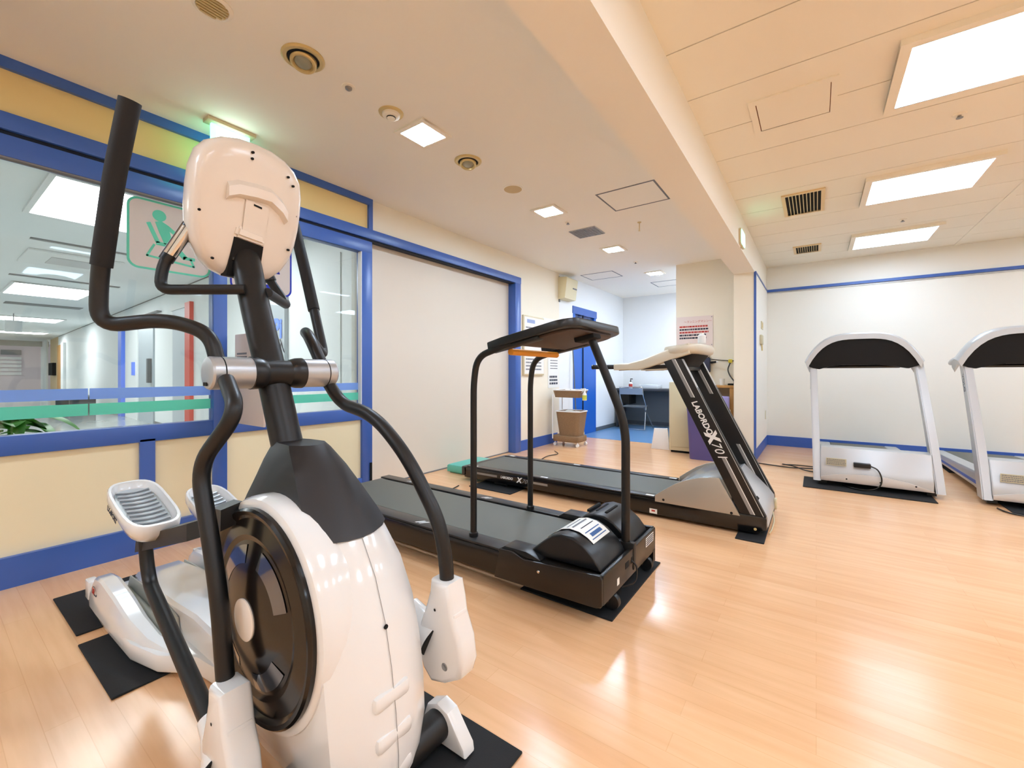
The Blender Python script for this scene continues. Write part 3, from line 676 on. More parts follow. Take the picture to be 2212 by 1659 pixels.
# ================================================================= FLOOR MATS
def mat_sheet(x0, x1, y0, y1, label, z=0.008, rot=0.0, group='black rubber mats under the machines'):
    bm = bnew(); add_box(bm, x0, x1, y0, y1, 0.0005, z, 0.002, 1)
    if rot:
        c = Vector(((x0 + x1) / 2, (y0 + y1) / 2, 0)); bmesh.ops.transform(bm, matrix=Matrix.Translation(c) @ Matrix.Rotation(rot, 4, 'Z') @ Matrix.Translation(-c), verts=bm.verts)
    return tag(build('rubber_mat', bm, M_MAT, smooth=0), label, 'mat', group)
mat_sheet(-2.875, -2.40, 0.385, 0.86, 'black mat at the very rear end of the elliptical trainer, nearest the partition')
mat_sheet(-2.31, -1.84, 0.375, 0.86, 'black mat under the rear cover of the elliptical trainer, nearer the camera')
mat_sheet(-1.14, -0.66, 0.36, 0.98, 'black mat under the front foot of the elliptical trainer, cut by the picture bottom')
mat_sheet(-1.17, -0.70, 1.715, 2.40, 'black mat under the wheels of the nearer black treadmill')
mat_sheet(-0.42, -0.26, 3.03, 3.84, 'dark mat under the front of the black treadmill with silver panels')
mat_sheet(-2.62, -2.15, 3.0, 3.9, 'black mat under the rear of the black treadmill with silver panels')
mat_sheet(-2.60, -2.2, 1.74, 2.3, 'black mat under the rear of the nearer black treadmill')
mat_sheet(-.10, .80, 4.78, 5.25, 'black mat under the front of the fully visible silver treadmill')
mat_sheet(1.20, 2.05, 4.77, 5.25, 'black mat under the front of the silver treadmill at the right edge')
mat_sheet(1.14, 1.62, 6.35, 6.85, 'black mat under the rear of the silver treadmill at the right edge')

# ================================================================= ELLIPTICAL TRAINER
YC = 0.675
E = thing('elliptical_trainer', (-1.5, YC, 0), 'white and black elliptical trainer, the largest machine in the foreground', 'elliptical trainer')
def sect(z, xr, xn, hw, k=0.0, z2=None):
    pts = [(xr, -.62 * hw), (xr + .05, -.9 * hw), (xr + .12, -hw), (xn - .055, -hw), (xn - .026, -.72 * hw), (xn - .006, -.34 * hw), (xn, 0),
           (xn - .006, .34 * hw), (xn - .026, .72 * hw), (xn - .055, hw), (xr + .12, hw), (xr + .05, .9 * hw), (xr, .62 * hw)]
    return [(x, YC + y, z + k * (xn - x)) for x, y in pts]
rows = [(.03, -1.36, -.835, .115), (.07, -1.42, -.815, .125), (.14, -1.46, -.812, .136), (.24, -1.49, -.822, .140), (.34, -1.50, -.838, .140), (.44, -1.50, -.862, .137), (.54, -1.48, -.900, .127), (.62, -1.455, -.950, .112), (.665, -1.44, -.985, .102)]
bm = bnew(); add_loft(bm, [sect(z, a, b, c) for z, a, b, c in rows]); hs = build('housing', bm, M_GLOSSW, E, smooth=22)
rows = [(.628, -1.43, -.950, .1135, .10), (.66, -1.42, -.975, .107, .09), (.72, -1.40, -1.030, .094, .05), (.78, -1.375, -1.085, .078, .03), (.83, -1.35, -1.14, .062, 0), (.845, -1.335, -1.16, .054, 0)]
bm = bnew(); add_loft(bm, [sect(z, a, b, c, k) for z, a, b, c, k in rows]); build('top_cover', bm, mat('charcoal_shell', (36, 35, 38), 0.5, bump=0.05, bscale=300), E, smooth=22)
# horizontal moulded ribs low on the nose and the centre seam
for zz, xx in ((.075, -.815), (.165, -.8155), (.255, -.8245)):
    box('nose_rib', xx - .04, xx + .0012, YC - .055, YC + .05, zz, zz + .04, M_GLOSSW, hs, bev=.012)
bm = bnew()
pts = [(-.811, YC, .10), (-.8105, YC, .14), (-.8205, YC, .24), (-.8365, YC, .34), (-.8605, YC, .44), (-.8985, YC, .54), (-.9485, YC, .62), (-.972, YC, .648)]
add_tube(bm, [Vector(p) + Vector((.0005, .0, 0)) for p in pts], .0007, 6); build('seam', bm, M_GREYM, hs)
lathe('screw', [(.006, 0), (.005, .003)], (-.858, YC, .43), M_DARK, hs, axis='x', n=12)
lathe('disc_surround', [(.262, -.146), (.280, -.1475), (.292, -.143), (.299, -.128), (.300, -.09), (.29, -.05)], (-1.182, YC, .425), M_GLOSSW, E, axis='y', n=64)
# dished flywheel discs on both sides
for s, lb in ((-1, 'near'), (1, 'far')):
    y0 = YC + s * (.1485 if s < 0 else .128); cx, cz = -1.182, .425; rr = 1.0 if s < 0 else .80
    prof = [(.272, s * -.006), (.272, s * .010), (.266, s * .016), (.256, s * .014), (.246, s * .006), (.205, s * .014), (.19, s * .010), (.12, s * .026), (.062, s * .034), (.05, s * .034), (.002, s * .034)]
    prof = [(a * rr, b * (1 if s < 0 else .5)) for a, b in prof]
    if s < 0: prof = [(.262, .06)] + prof
    lathe('flywheel_disc', prof, (cx, y0, cz), M_DISC, E, axis='y', n=72, smooth=25)
    lathe('disc_emblem', [(.052, s * .034), (.052, s * .037), (.046, s * .039), (.002, s * .039)], (cx, y0, cz), M_PEARL, E, axis='y', n=40)
    if s < 0:
        for a0 in (20, 100, 190, 275):
            bm = bnew()
            i = [(cx + .135 * math.cos(math.radians(a)), cz + .135 * math.sin(math.radians(a))) for a in range(a0, a0 + 56, 5)]
            o = [(cx + .180 * math.cos(math.radians(a)), cz + .180 * math.sin(math.radians(a))) for a in range(a0, a0 + 56, 5)]
            vi = [bm.verts.new((p[0], y0 - .0235, p[1])) for p in i]; vo = [bm.verts.new((p[0], y0 - .0145, p[1])) for p in o]
            for k in range(len(i) - 1): bm.faces.new((vi[k], vi[k + 1], vo[k + 1], vo[k]))
            build('disc_window', bm, mat('disc_window', (58, 62, 70), 0.05, spec=1.0, coat=1.0, bump=0.005), E)
# mast
mast = [(-1.235, YC, .72), (-1.308, YC, .82), (-1.396, YC, 1.05), (-1.613, YC, 1.477), (-1.66, YC, 1.56)]
tube('mast', catmull([(-1.265, YC, .70), (-1.328, YC, .83), (-1.428, YC, 1.05), (-1.532, YC, 1.26), (-1.612, YC, 1.45), (-1.632, YC, 1.492)], 5), .038, M_BLACK, E, n=22, ry=.0465, up=(1, 0, 0))
lathe('bolt', [(.011, 0), (.010, -.006), (.004, -.008)], (-1.60, YC - .044, 1.435), M_BLACKG, E, axis='y', n=14)
# pivot axle: collars, silver sleeves, end caps
HX, HZ = -1.396, 1.05
bm = bnew(); add_lathe(bm, [(.040, -.11), (.040, .11)], (HX, YC, HZ), 'y', 32); build('axle', bm, M_BLACK, E)
for s in (-1, 1):
    lathe('collar', [(.036, s * .030), (.044, s * .042), (.049, s * .058), (.050, s * .078), (.046, s * .080)], (HX, YC, HZ), M_PLAST, E, axis='y', n=36)
    sl = lathe('sleeve', [(.044, s * .076), (.047, s * .078), (.0475, s * .156), (.0465, s * .158), (.0475, s * .160), (.0475, s * .184), (.044, s * .190), (.030, s * .194), (.002, s * .195)], (HX, YC, HZ), M_SILVER, E, axis='y', n=40, smooth=22)
    lathe('seam', [(.0478, s * .1565), (.0478, s * .1595)], (HX, YC, HZ), M_DARK, sl, axis='y', n=36)
    box('cap_slot', HX - .012, HX + .012, YC + s * .1935, YC + s * .196, HZ - .036, HZ - .026, M_DARK, sl)
# console
def console():
    q0 = Vector((-1.588, YC, 1.612)); a = math.radians(14)
    N = Vector((math.cos(a), 0, -math.sin(a))); U = Vector((math.sin(a), 0, math.cos(a))); Y = Vector((0, 1, 0))
    half = [(0, .216), (.05, .213), (.095, .200), (.132, .176), (.158, .140), (.170, .09), (.173, .03), (.172, -.03), (.166, -.09), (.152, -.145), (.126, -.192), (.092, -.224), (.05, -.240), (0, -.243)]
    outl = half + [(-x, z) for x, z in reversed(half[1:-1])]
    def ring(sc, dz, sh=0): return [q0 + Y * (x * sc) + U * (z * sc + sh) + N * dz for x, z in outl]
    bm = bnew()
    add_loft(bm, [ring(.93, -.060), ring(.985, -.056), ring(1.0, -.045), ring(1.0, -.020), ring(.992, -.002), ring(.965, .014), ring(.92, .024), ring(.85, .030), ring(.72, .034), ring(.55, .037), ring(.35, .038)])
    c = build('console', bm, M_PEARL, E, smooth=40)
    F = lambda x, z, n: q0 + Y * x + U * z + N * n
    # raised visor ridge above the battery door
    bm = bnew()
    sec = []
    for x, zt in ((-.085, .045), (-.055, .060), (0, .066), (.045, .066), (.085, .042), (.105, .018)):
        sec.append([F(x, zt + .022, .034), F(x, zt + .004, .056), F(x, zt - .026, .062), F(x, zt - .040, .034)])
    add_loft(bm, sec); build('visor_ridge', bm, M_PEARL, c, smooth=25)
    bm = bnew(); v = [F(-.030, -.10, .0435), F(.042, -.11, .0435), F(.045, .018, .0445), F(-.028, .026, .0445)]
    add_loft(bm, [[p - N * .004 for p in v], v]); build('battery_door', bm, M_PEARL, c)
    bm = bnew(); v = [F(-.004, .012, .045), F(.022, .008, .045), F(.022, .014, .045), F(-.004, .018, .045)]; add_loft(bm, [v, [p + N * .001 for p in v]]); build('door_latch', bm, M_DARK, c)
    # saddle over the mast head
    bm = bnew()
    add_loft(bm, [[F(-.050, -.060, .02), F(.046, -.072, .02), F(.046, -.116, .02), F(-.054, -.104, .02)],
                  [F(-.044, -.064, .048), F(.040, -.076, .048), F(.042, -.110, .054), F(-.050, -.098, .054)]])
    bmesh.ops.bevel(bm, geom=bm.edges[:], offset=.008, segments=2, affect='EDGES'); build('mast_saddle', bm, M_PEARL, c)
    bm = bnew(); v = [F(-.052, -.100, .0), F(.045, -.112, .0), F(.040, -.241, .0), (F(-.064, -.238, .0))]
    v2 = [F(-.050, -.102, .0400), F(.043, -.114, .0400), F(.040, -.236, .0385), (F(-.062, -.232, .0390))]
    add_loft(bm, [v, v2]); build('mast_socket', bm, M_DARK, c)
    bm = bnew()
    for x, z in ((-.138, .085), (-.150, -.045), (-.105, -.185), (.10, .142), (.145, .02), (.130, -.105), (-.02, .178), (.12, .118), (-.02, .158)):
        p = F(x, z, .022 if abs(x) > .13 else .0315)
        add_tube(bm, [p, p + N * .008], .0042, 10)
    build('screw_hole', bm, M_DARK, c)
    return c
console()
# fixed handlebar with steel pulse grips
for s in (-1, 1):
    q = ((-1.70, .205, 1.40), (-1.665, .160, 1.50), (-1.697, .200, 1.41), (-1.655, .145, 1.535)) if s < 0 else ((-1.74, .150, 1.40), (-1.77, .110, 1.50), (-1.742, .146, 1.41), (-1.775, .105, 1.535))
    gl_ = fillet([(-1.53, YC + s * .035, 1.325), (-1.70, YC + s * (.215 if s < 0 else .19), 1.315)] + [(p[0], YC + s * p[1], p[2]) for p in q[:2]], .035)
    tube('fixed_handlebar', [Vector(p) for p in gl_], .0165, M_BLACK, E, n=16)
    a, b = [Vector((p[0], YC + s * p[1], p[2])) for p in q[2:]]
    g1 = tube('pulse_grip', [a, b], .0205, M_PLAST, E, n=18)
    d = (b - a).normalized()
    lab(tube('grip_plate', [a + d * .022 + Vector((.0045, -.001, 0)), b - d * .018 + Vector((.0045, -.001, 0))], .0185, M_CHROME, g1, n=18), 'steel pulse plate')
# swing arms
R = .0205
near = fillet([(-1.20, .452, .20), (-1.238, .455, .42), (-1.275, .46, .61), (-1.375, .475, .80), (-1.33, .485, .875), (-1.225, .495, .955), (-1.235, .505, 1.0), (-1.396, .515, 1.06)], .09, 7)
# the control points below were read off the real machine's bends
nl = fillet([(-1.165, .450, .20), (-1.215, .450, .47), (-1.262, .450, .60), (-1.36, .452, .80), (-1.20, .485, .952), (-1.34, .512, 1.03)], .075, 8)
tube('swing_arm', nl, R, M_BLACK, E, n=18)
nu = fillet([(-1.40, .515, 1.07), (-1.43, .505, 1.165), (-1.52, .43, 1.205), (-1.63, .305, 1.18), (-1.62, .305, 1.30), (-1.60, .308, 1.38)], .075, 8)
tube('swing_arm', nu, R, M_BLACK, E, n=18)
tube('arm_grip', fillet([(-1.606, .307, 1.345), (-1.54, .320, 1.58), (-1.478, .338, 1.770)], .05), .0245, M_FOAM, E, n=20)
fl = fillet([(-.856, .887, .40), (-.858, .887, .50), (-.885, .885, .62), (-1.02, .88, .80), (-1.17, .872, .915), (-1.335, .862, .945), (-1.40, .845, 1.03)], .09, 8)
tube('swing_arm', fl, R, M_BLACK, E, n=18)
fu = fillet([(-1.40, .835, 1.07), (-1.50, .84, 1.185), (-1.64, .90, 1.215), (-1.74, 1.045, 1.115), (-1.80, 1.045, 1.27), (-1.86, 1.045, 1.42)], .06, 8)
tube('swing_arm', fu, R, M_BLACK, E, n=18)
tube('arm_grip', fillet([(-1.825, 1.045, 1.33), (-1.90, 1.045, 1.52), (-2.02, 1.045, 1.80)], .05), .0245, M_FOAM, E, n=20)
# lower joint fairings
def fairing(px_, pz_, yc, rot):
    prof = [(-.024, .205), (.044, .205), (.056, .16), (.062, .12), (.088, .06), (.098, .0), (.085, -.04), (.03, -.072), (-.02, -.085), (-.055, -.055), (-.075, 0), (-.070, .06), (-.045, .12), (-.028, .17)]
    M = Matrix.Translation((px_, yc, pz_)) @ Matrix.Rotation(rot, 4, 'Y')
    bm = bnew(); add_prism(bm, prof, 'y', -.036, .036, .014, 3)
    # three moulded steps
    for k, (x, z) in enumerate(((.046, .155), (.058, .115), (.070, .078))):
        add_box(bm, x - .035, x + .006, -.028, .028, z - .014, z + .012, .006, 2)
    bmesh.ops.transform(bm, matrix=M, verts=bm.verts); f = build('joint_fairing', bm, M_GLOSSW, E, smooth=35)
    bm = bnew(); add_lathe(bm, [(.011, -.0362), (.009, -.038), (.004, -.0365)], (.035, 0, -.02), 'y', 16); bmesh.ops.transform(bm, matrix=M, verts=bm.verts); build('joint_bolt', bm, M_GREYM, f)
    bm = bnew(); add_lathe(bm, [(.004, -.0366), (.003, -.037)], (-.002, 0, .125), 'y', 10); bmesh.ops.transform(bm, matrix=M, verts=bm.verts); build('screw', bm, M_DARK, f)
    return f
fairing(-.868, .262, .888, 0.0)
fairing(-1.150, .100, .447, math.radians(-3))
# foot links, pedal beams, pedals
def foot_side(s, px_, pz_, yc, jx, jz, yj):
    lk = fillet([(px_ + .02, yc, pz_ - .07), (px_ + .05, yc, pz_ - .20), (px_ + .09, yc, pz_ - .27), (jx - .13, yj, jz + .06)], .05, 6)
    tube('foot_link', lk, .022, M_BLACK, E, n=18)
    bm = bnew(); a = Vector((jx - .14, yj, jz + .065)); b = Vector((jx - .03, yj, jz + .012))
    add_tube(bm, [a, a.lerp(b, .3), a.lerp(b, .7), b], [.026, .030, .043, .058], 20); f = build('link_boot', bm, M_GLOSSW, E, smooth=35)
    bm = bnew(); add_tube(bm, [b, b + (b - a).normalized() * .004], .0585, 24); build('boot_gap', bm, M_DARK, f)
    bm = bnew()
    pb = [Vector((px_ - .03, yc + s * -.012, pz_ - .14)), Vector((-1.70, yc + s * -.03, pz_ + .0)), Vector((-1.36, YC + s * -.165, .655)), Vector((-1.30, YC + s * -.165, .66))]
    add_tube(bm, [p for p in pb], .044, 4, ry=.034, up=(0, .7, .7)); build('pedal_beam', bm, M_BLACK, E, smooth=0)
    box('pedal_bracket', px_ - .10, px_ + .09, yc - .035, yc + .035, pz_ - .10, pz_ - .035, M_PLAST, E, bev=.012)
    a = math.radians(15)
    M = Matrix.Translation((px_, yc, pz_)) @ Matrix.Rotation(a, 4, 'Y')
    # shell: shallow boat with raised sides and toe
    def rg(l0, l1, hw, z, zt):
        n = 28; out = []
        for k in range(n):
            t = 2 * math.pi * k / n; c, sn = math.cos(t), math.sin(t)
            x = (l1 if c > 0 else -l0) * abs(c) ** .55; y = hw * math.copysign(abs(sn) ** .6, sn)
            out.append((x, y, z + (zt if zt else 0) * max(0, (x / l1)) ** 2))
        return out
    bm = bnew()
    add_loft(bm, [rg(.15, .15, .052, -.046, 0), rg(.185, .19, .072, -.034, 0), rg(.20, .21, .084, -.004, 0), rg(.20, .212, .085, .026, .006), rg(.196, .208, .082, .031, .006), rg(.188, .196, .074, .030, .006), rg(.178, .180, .068, .002, 0), rg(.17, .170, .064, -.002, 0)])
    bmesh.ops.transform(bm, matrix=M, verts=bm.verts); p = build('pedal', bm, M_GLOSSW, E, smooth=45)
    bm = bnew(); add_loft(bm, [rg(.176, .176, .066, -.004, 0), rg(.172, .172, .063, .004, 0)]); bmesh.ops.transform(bm, matrix=M, verts=bm.verts); build('tread_pad', bm, M_TREAD, p)
    bm = bnew()
    for k in range(10):
        x = -.15 + k * .033
        pts = [Vector((x + .012 * math.cos(u * 1.2), u * .052, .0045 + .004 * abs(u))) for u in (-1, -.6, -.2, .2, .6, 1)]
        add_tube(bm, pts, .0042, 6)
    bmesh.ops.transform(bm, matrix=M, verts=bm.verts); build('tread_ridge', bm, M_TREAD, p)
    bm = bnew()
    for k in range(10):
        x = -.141 + k * .033
        pts = [Vector((x + .012 * math.cos(u * 1.2), u * .052, .0042 + .004 * abs(u))) for u in (-1, -.6, -.2, .2, .6, 1)]
        add_tube(bm, pts, .0016, 5)
    bmesh.ops.transform(bm, matrix=M, verts=bm.verts); build('tread_groove', bm, M_GREYS, p)
    if s < 0:
        lab(text('pedal_lettering', 'LX-SPORT', .028, M_INK, p, (px_ - .075, yc - .0868, pz_ + .012), (1, 0, -.268), (.268, 0, 1), bold=.0006), 'dark lettering')
foot_side(-1, -2.13, .525, .525, -1.145, .09, .45)
foot_side(1, -2.24, .425, .815, -.868, .275, .888)
# rear cover with two humps and a central spine
def rear():
    plan = [(-2.62, .50), (-2.55, .455), (-2.30, .45), (-2.00, .455), (-1.84, .49), (-1.72, .565), (-1.55, .585), (-1.42, .585)]
    full = plan + [(x, 2 * YC - y) for x, y in reversed(plan)]
    bm = bnew(); add_prism(bm, full, 'z', .022, .085, .012, 2); r = build('rear_base', bm, M_GLOSSW, E, smooth=35)
    for s in (-1, 1):
        bm = bnew()
        def cs(x, hw, zt, yo):
            yc = YC + s * yo; o, q = yc + s * hw, yc - s * hw
            return [(x, o, .05), (x, o - s * .002, .05 + (zt - .05) * .45), (x, yc + s * hw * .62, zt - .008), (x, yc + s * hw * .40, zt), (x, yc - s * hw * .55, zt), (x, yc - s * hw * .85, zt - .008), (x, q, zt - .03), (x, q, .05)]
        add_loft(bm, [cs(-2.63, .030, .09, .180), cs(-2.60, .038, .13, .182), cs(-2.54, .043, .168, .184), cs(-2.44, .044, .178, .184), cs(-2.26, .043, .162, .184), cs(-2.08, .040, .13, .182), cs(-1.94, .034, .105, .170), cs(-1.82, .024, .09, .145)])
        build('rail_hump', bm, M_GLOSSW, E, smooth=28)
        tube('roller_track', [(-2.50, YC + s * .119, .095), (-1.90, YC + s * .119, .09)], .014, M_GREYIN, E)
        prism('well_wall', [(-2.54, .08), (-2.50, .145), (-2.05, .165), (-1.92, .15), (-1.90, .08)], 'y', YC + s * .0985, YC + s * .1035, M_GREYIN, E)
    bm = bnew()
    def cs(x, hw, zt): return [(x, YC - hw, .05), (x, YC - hw, zt - .012), (x, YC - hw + .010, zt), (x, YC + hw - .010, zt), (x, YC + hw, zt - .012), (x, YC + hw, .05)]
    add_loft(bm, [cs(-2.56, .060, .12), cs(-2.50, .085, .15), cs(-2.30, .098, .165), cs(-2.0, .098, .18), cs(-1.8, .092, .19), cs(-1.62, .090, .18), cs(-1.46, .090, .17)])
    build('centre_spine', bm, M_GLOSSW, E, smooth=28)
    for ya in (.455, .86): prism('rear_tab', rrect(-2.67, -2.60, ya, ya + .035, .012), 'z', .05, .13, M_GLOSSW, E, bev=.004)
    bm = bnew(); x0, z0 = -2.48, .12
    for k in range(24):
        a, b = 2 * math.pi * k / 24, 2 * math.pi * (k + 1) / 24
        q = [(x0 + .040 * math.cos(a), z0 + .030 * math.sin(a)), (x0 + .040 * math.cos(b), z0 + .030 * math.sin(b)), (x0 + .036 * math.cos(b), z0 + .026 * math.sin(b)), (x0 + .036 * math.cos(a), z0 + .026 * math.sin(a))]
        bm.faces.new([bm.verts.new((u, .452, v)) for u, v in q])
    em = build('rear_emblem', bm, M_INK, E); lab(em, 'round emblem with red lettering')
    text('emblem_lettering', 'Xf', .035, M_INKR, em, (-2.515, .4515, .125), (1, 0, 0), (0, 0, 1), bold=.001); text('emblem_lettering', 'used', .022, M_INK, em, (-2.485, .4515, .115), (1, 0, 0), (0, 0, 1), bold=.0005)
    for yy in (.50, .85): lathe('levelling_foot', [(.03, -.012), (.03, 0), (.01, .006), (.01, .03)], (-2.45, yy, .0205), M_PLAST, E, n=16)
rear()
# front stabiliser
tube('front_stabiliser', [(-.868, .455, .062), (-.868, .885, .062)], .041, M_BLACK, E, n=24)
for s in (-1, 1):
    yy = YC + s * .208
    bm = bnew()
    prof = [(-.922, .012), (-.926, .062), (-.912, .100), (-.872, .118), (-.832, .106), (-.806, .074), (-.772, .034), (-.768, .012)]
    add_prism(bm, prof, 'y', yy - .022, yy + .022, .006, 2); build('stabiliser_cap', bm, M_GLOSSW, E)
    box('foot_pad', -.92, -.81, yy - .02, yy + .02, .0082, .014, M_PLAST, E)

# ================================================================= TREADMILL A (low black one, nearer)
def treadmill_a():
    T = thing('treadmill', (-1.8, 2.0, 0), 'low black treadmill with a yellow cross bar and domed motor hoods, nearer the elliptical trainer', 'treadmill')
    bm = bnew()
    add_box(bm, -2.93, -.93, 1.655, 1.70, .07, .185, .004); add_box(bm, -2.93, -.93, 2.30, 2.345, .07, .185, .004)
    add_box(bm, -2.93, -2.89, 1.70, 2.30, .08, .175, .004)
    build('frame', bm, M_BLACKG, T)
    for y0, y1, lb in ((1.662, 1.755, 0), (2.255, 2.338, 1)):
        r_ = box('side_rail', -2.93, -1.05, y0, y1, .183, .196, M_RAIL, T, bev=.003)
        yc = (y0 + y1) / 2
        for x in (-1.86, -2.62):
            bm = bnew()
            for k in range(2): add_prism(bm, [(x + k * .03 - .02, y0 + .02), (x + k * .03 - .006, y0 + .02), (x + k * .03 + .03, y1 - .03), (x + k * .03 + .014, y1 - .03)], 'z', .196, .1966)
            build('rail_mark', bm, M_LET, r_)
        if lb == 0:
            box('rail_sticker', -2.60, -2.545, y0 + .03, y1 - .02, .196, .1966, M_PAPER, r_)
            box('rail_sticker', -2.50, -2.44, y0 + .02, y1 - .02, .196, .1966, M_NAVY, r_)
    bm = bnew(); add_box(bm, -2.91, -1.0, 1.77, 2.24, .176, .190, .006, 3); build('belt', bm, M_BELT, T)
    bm = bnew(); add_lathe(bm, [(.05, 1.76), (.05, 2.25)], (-2.90, 0, .135), 'y', 24); build('rear_roller', bm, M_PLAST, T)
    # front chassis
    bm = bnew()
    add_prism(bm, [(-1.27, .065), (-1.24, .205), (-1.17, .212), (-1.10, .19), (-.725, .215), (-.715, .20), (-.715, .092), (-.74, .078)], 'y', 1.640, 1.662, .003)
    add_prism(bm, [(-1.27, .065), (-1.24, .205), (-1.17, .212), (-1.10, .19), (-.725, .215), (-.715, .20), (-.715, .092), (-.74, .078)], 'y', 2.335, 2.358, .003)
    add_box(bm, -.735, -.713, 1.655, 2.35, .09, .212, .003)
    add_box(bm, -1.10, -.73, 1.66, 2.34, .07, .19, .003)
    ch = build('front_chassis', bm, mat('chassis_dark', (24, 19, 15), .3, metal=.0, bump=.02), T)
    for y in (1.655, 2.345):
        s = 1 if y > 2 else -1
        prism('corner_tread', [(-1.26, .195), (-1.22, .22), (-1.10, .222), (-1.02, .20), (-1.02, .19), (-1.26, .185)], 'y', y, y - s * .10, M_PLAST, T, bev=.004)
    # two domed hoods with a groove for the post
    def dome(y0, y1):
        pr = [(-1.13, .195), (-1.10, .215), (-1.03, .275), (-.985, .310), (-.935, .325), (-.88, .320), (-.83, .298), (-.785, .262), (-.755, .225), (-.745, .20)]
        bm = bnew(); add_prism(bm, pr, 'y', y0, y1, .034, 4); return build('motor_hood', bm, M_PLAST, T, smooth=40)
    hA = dome(1.70, 1.985); hB = dome(2.045, 2.31)
    prism('hood_channel', [(-1.13, .19), (-1.0, .25), (-.93, .27), (-.85, .26), (-.76, .20)], 'y', 1.98, 2.05, M_PLAST, T)
    bm = bnew()
    for k in range(3): add_box(bm, -1.0 + k * .05, -.985 + k * .05, 2.10, 2.25, .318 - abs(k - 1.6) * .006, .329 - abs(k - 1.6) * .004, .003)
    build('hood_vent', bm, M_DARK, hB)
    # curved notice sheet
    cs = [(-1.06, .252), (-1.02, .285), (-.975, .3165), (-.93, .3275), (-.88, .3225), (-.84, .3055), (-.81, .284)]
    bm = bnew(); pv = None
    for x, z in cs:
        a = [bm.verts.new((x, 1.77, z + .0025)), bm.verts.new((x, 1.955, z + .0025))]
        if pv: bm.faces.new((pv[0], pv[1], a[1], a[0]))
        pv = a
    r = bmesh.ops.extrude_face_region(bm, geom=bm.faces[:]); bmesh.ops.translate(bm, vec=(0, 0, .0008), verts=[v for v in r['geom'] if isinstance(v, bmesh.types.BMVert)])
    sh = build('notice_sheet', bm, M_PAPER, hA); lab(sh, 'white printed sheet')
    def on_sheet(name, u0, u1, v0, v1, m):
        def pt(u):
            f = u * (len(cs) - 1); i = min(int(f), len(cs) - 2); t = f - i
            return Vector((cs[i][0] * (1 - t) + cs[i + 1][0] * t, 0, cs[i][1] * (1 - t) + cs[i + 1][1] * t + .0042))
        bm = bnew(); n = 5; prev = None
        for k in range(n + 1):
            p = pt(u0 + (u1 - u0) * k / n); a = [bm.verts.new((p.x, 1.77 + .185 * v0, p.z)), bm.verts.new((p.x, 1.77 + .185 * v1, p.z))]
            if prev: bm.faces.new((prev[0], prev[1], a[1], a[0]))
            prev = a
        return bm
    bm = bnew(); bm.free()
    for (u0, u1, v0, v1, m) in ((.02, .16, .03, .97, M_INK), (.30, .33, .1, .9, M_INKG), (.40, .43, .1, .85, M_INKG), (.50, .53, .1, .9, M_INKG), (.62, .64, .2, .9, M_INK), (.74, .76, .1, .9, M_INKB), (.80, .88, .2, .8, M_INKB), (.92, .94, .1, .9, M_INKB)):
        build('sheet_print', on_sheet('p', u0, u1, v0, v1, m), m, sh)
    # front plate details
    box('cable_slot', -.7135, -.7115, 1.90, 1.945, .15, .178, M_DARK, ch, bev=.0005); box('cable_slot', -.7135, -.7115, 1.975, 1.995, .15, .178, M_DARK, ch)
    box('rating_label', -.7135, -.7115, 1.80, 1.825, .115, .145, M_PAPER, ch); box('rating_label', -.7135, -.7115, 2.19, 2.31, .155, .20, M_PAPER, ch)
    bm = bnew(); text_lines(bm, -.7112, 2.195, 2.305, .158, .198, 4, 9, thick=.0004); build('label_print', bm, M_INK, ch)
    box('post_foot', -.80, -.708, 2.00, 2.035, .11, .235, M_BLACK, T, bev=.004)
    lathe('side_bolt', [(.008, -.018), (.006, -.022), (.002, -.022)], (-1.02, 1.66, .155), M_CHROME, T, axis='y', n=12)
    for x in (-2.30, -2.26): lathe('side_screw', [(.004, -.001), (.003, -.003)], (x, 1.655, .135), M_GREYM, T, axis='y', n=8)
    box('side_label', -2.24, -2.19, 1.6535, 1.6548, .122, .14, M_PAPER, T)
    for y in (1.80, 2.26):
        lathe('transport_wheel', [(.010, -.014), (.034, -.014), (.036, -.010), (.036, .010), (.034, .014), (.010, .014)], (-.735, y, .0445), M_PLAST, T, axis='y', n=24)
        box('wheel_bracket', -.775, -.745, y - .03, y + .03, .04, .09, M_BLACK, T)
    box('front_bracket', -.74, -.712, 2.31, 2.345, .035, .10, M_BLACK, T)
    for y in (1.72, 2.27): box('rear_foot', -2.42, -2.28, y, y + .06, .009, .075, M_PLAST, T, bev=.01)
    tube('cable', fillet([(-.713, 1.985, .16), (-.69, 1.99, .14), (-.685, 1.97, .07), (-.74, 1.93, .05)], .03), .004, M_BLACK, T, n=8)
    # uprights and handrails
    for y, nm in ((1.715, 0), (2.262, 1)):
        tube('upright', fillet([(-1.465, y, .15), (-1.465, y, 1.0), (-1.44, y, 1.135), (-1.22, y, 1.20)], .10, 8), .0172, M_BLACK, T, n=18)
        lathe('upright_collar', [(.024, .195), (.024, .215), (.018, .22)], (-1.465, y, 0), M_PLAST, T, n=18)
    tube('centre_post', fillet([(-.755, 2.018, .19), (-.755, 2.018, .80), (-.935, 2.018, 1.225)], .11, 8), .0215, M_BLACK, T, n=20, ry=.017, up=(1, 0, 0))
    # console tray: sloping slab with rounded front, open towards the user
    a = math.atan2(.092, .46)
    M = Matrix.Translation((-1.36, 2.0, 1.168)) @ Matrix.Rotation(-a, 4, 'Y')
    def plan(g, h0=0):
        L = .50 - g; W = .315 - g; r = .10
        pts = [(0, -W + .02), (.10, -W), (L - .16, -W)]
        for k in range(7):
            t = math.radians(-90 + 90 * k / 6); pts.append((L - r + r * math.cos(t), -W + r + r * math.sin(t)))
        pts += [(x, -y) for x, y in reversed(pts)]
        return pts
    outer = plan(0)
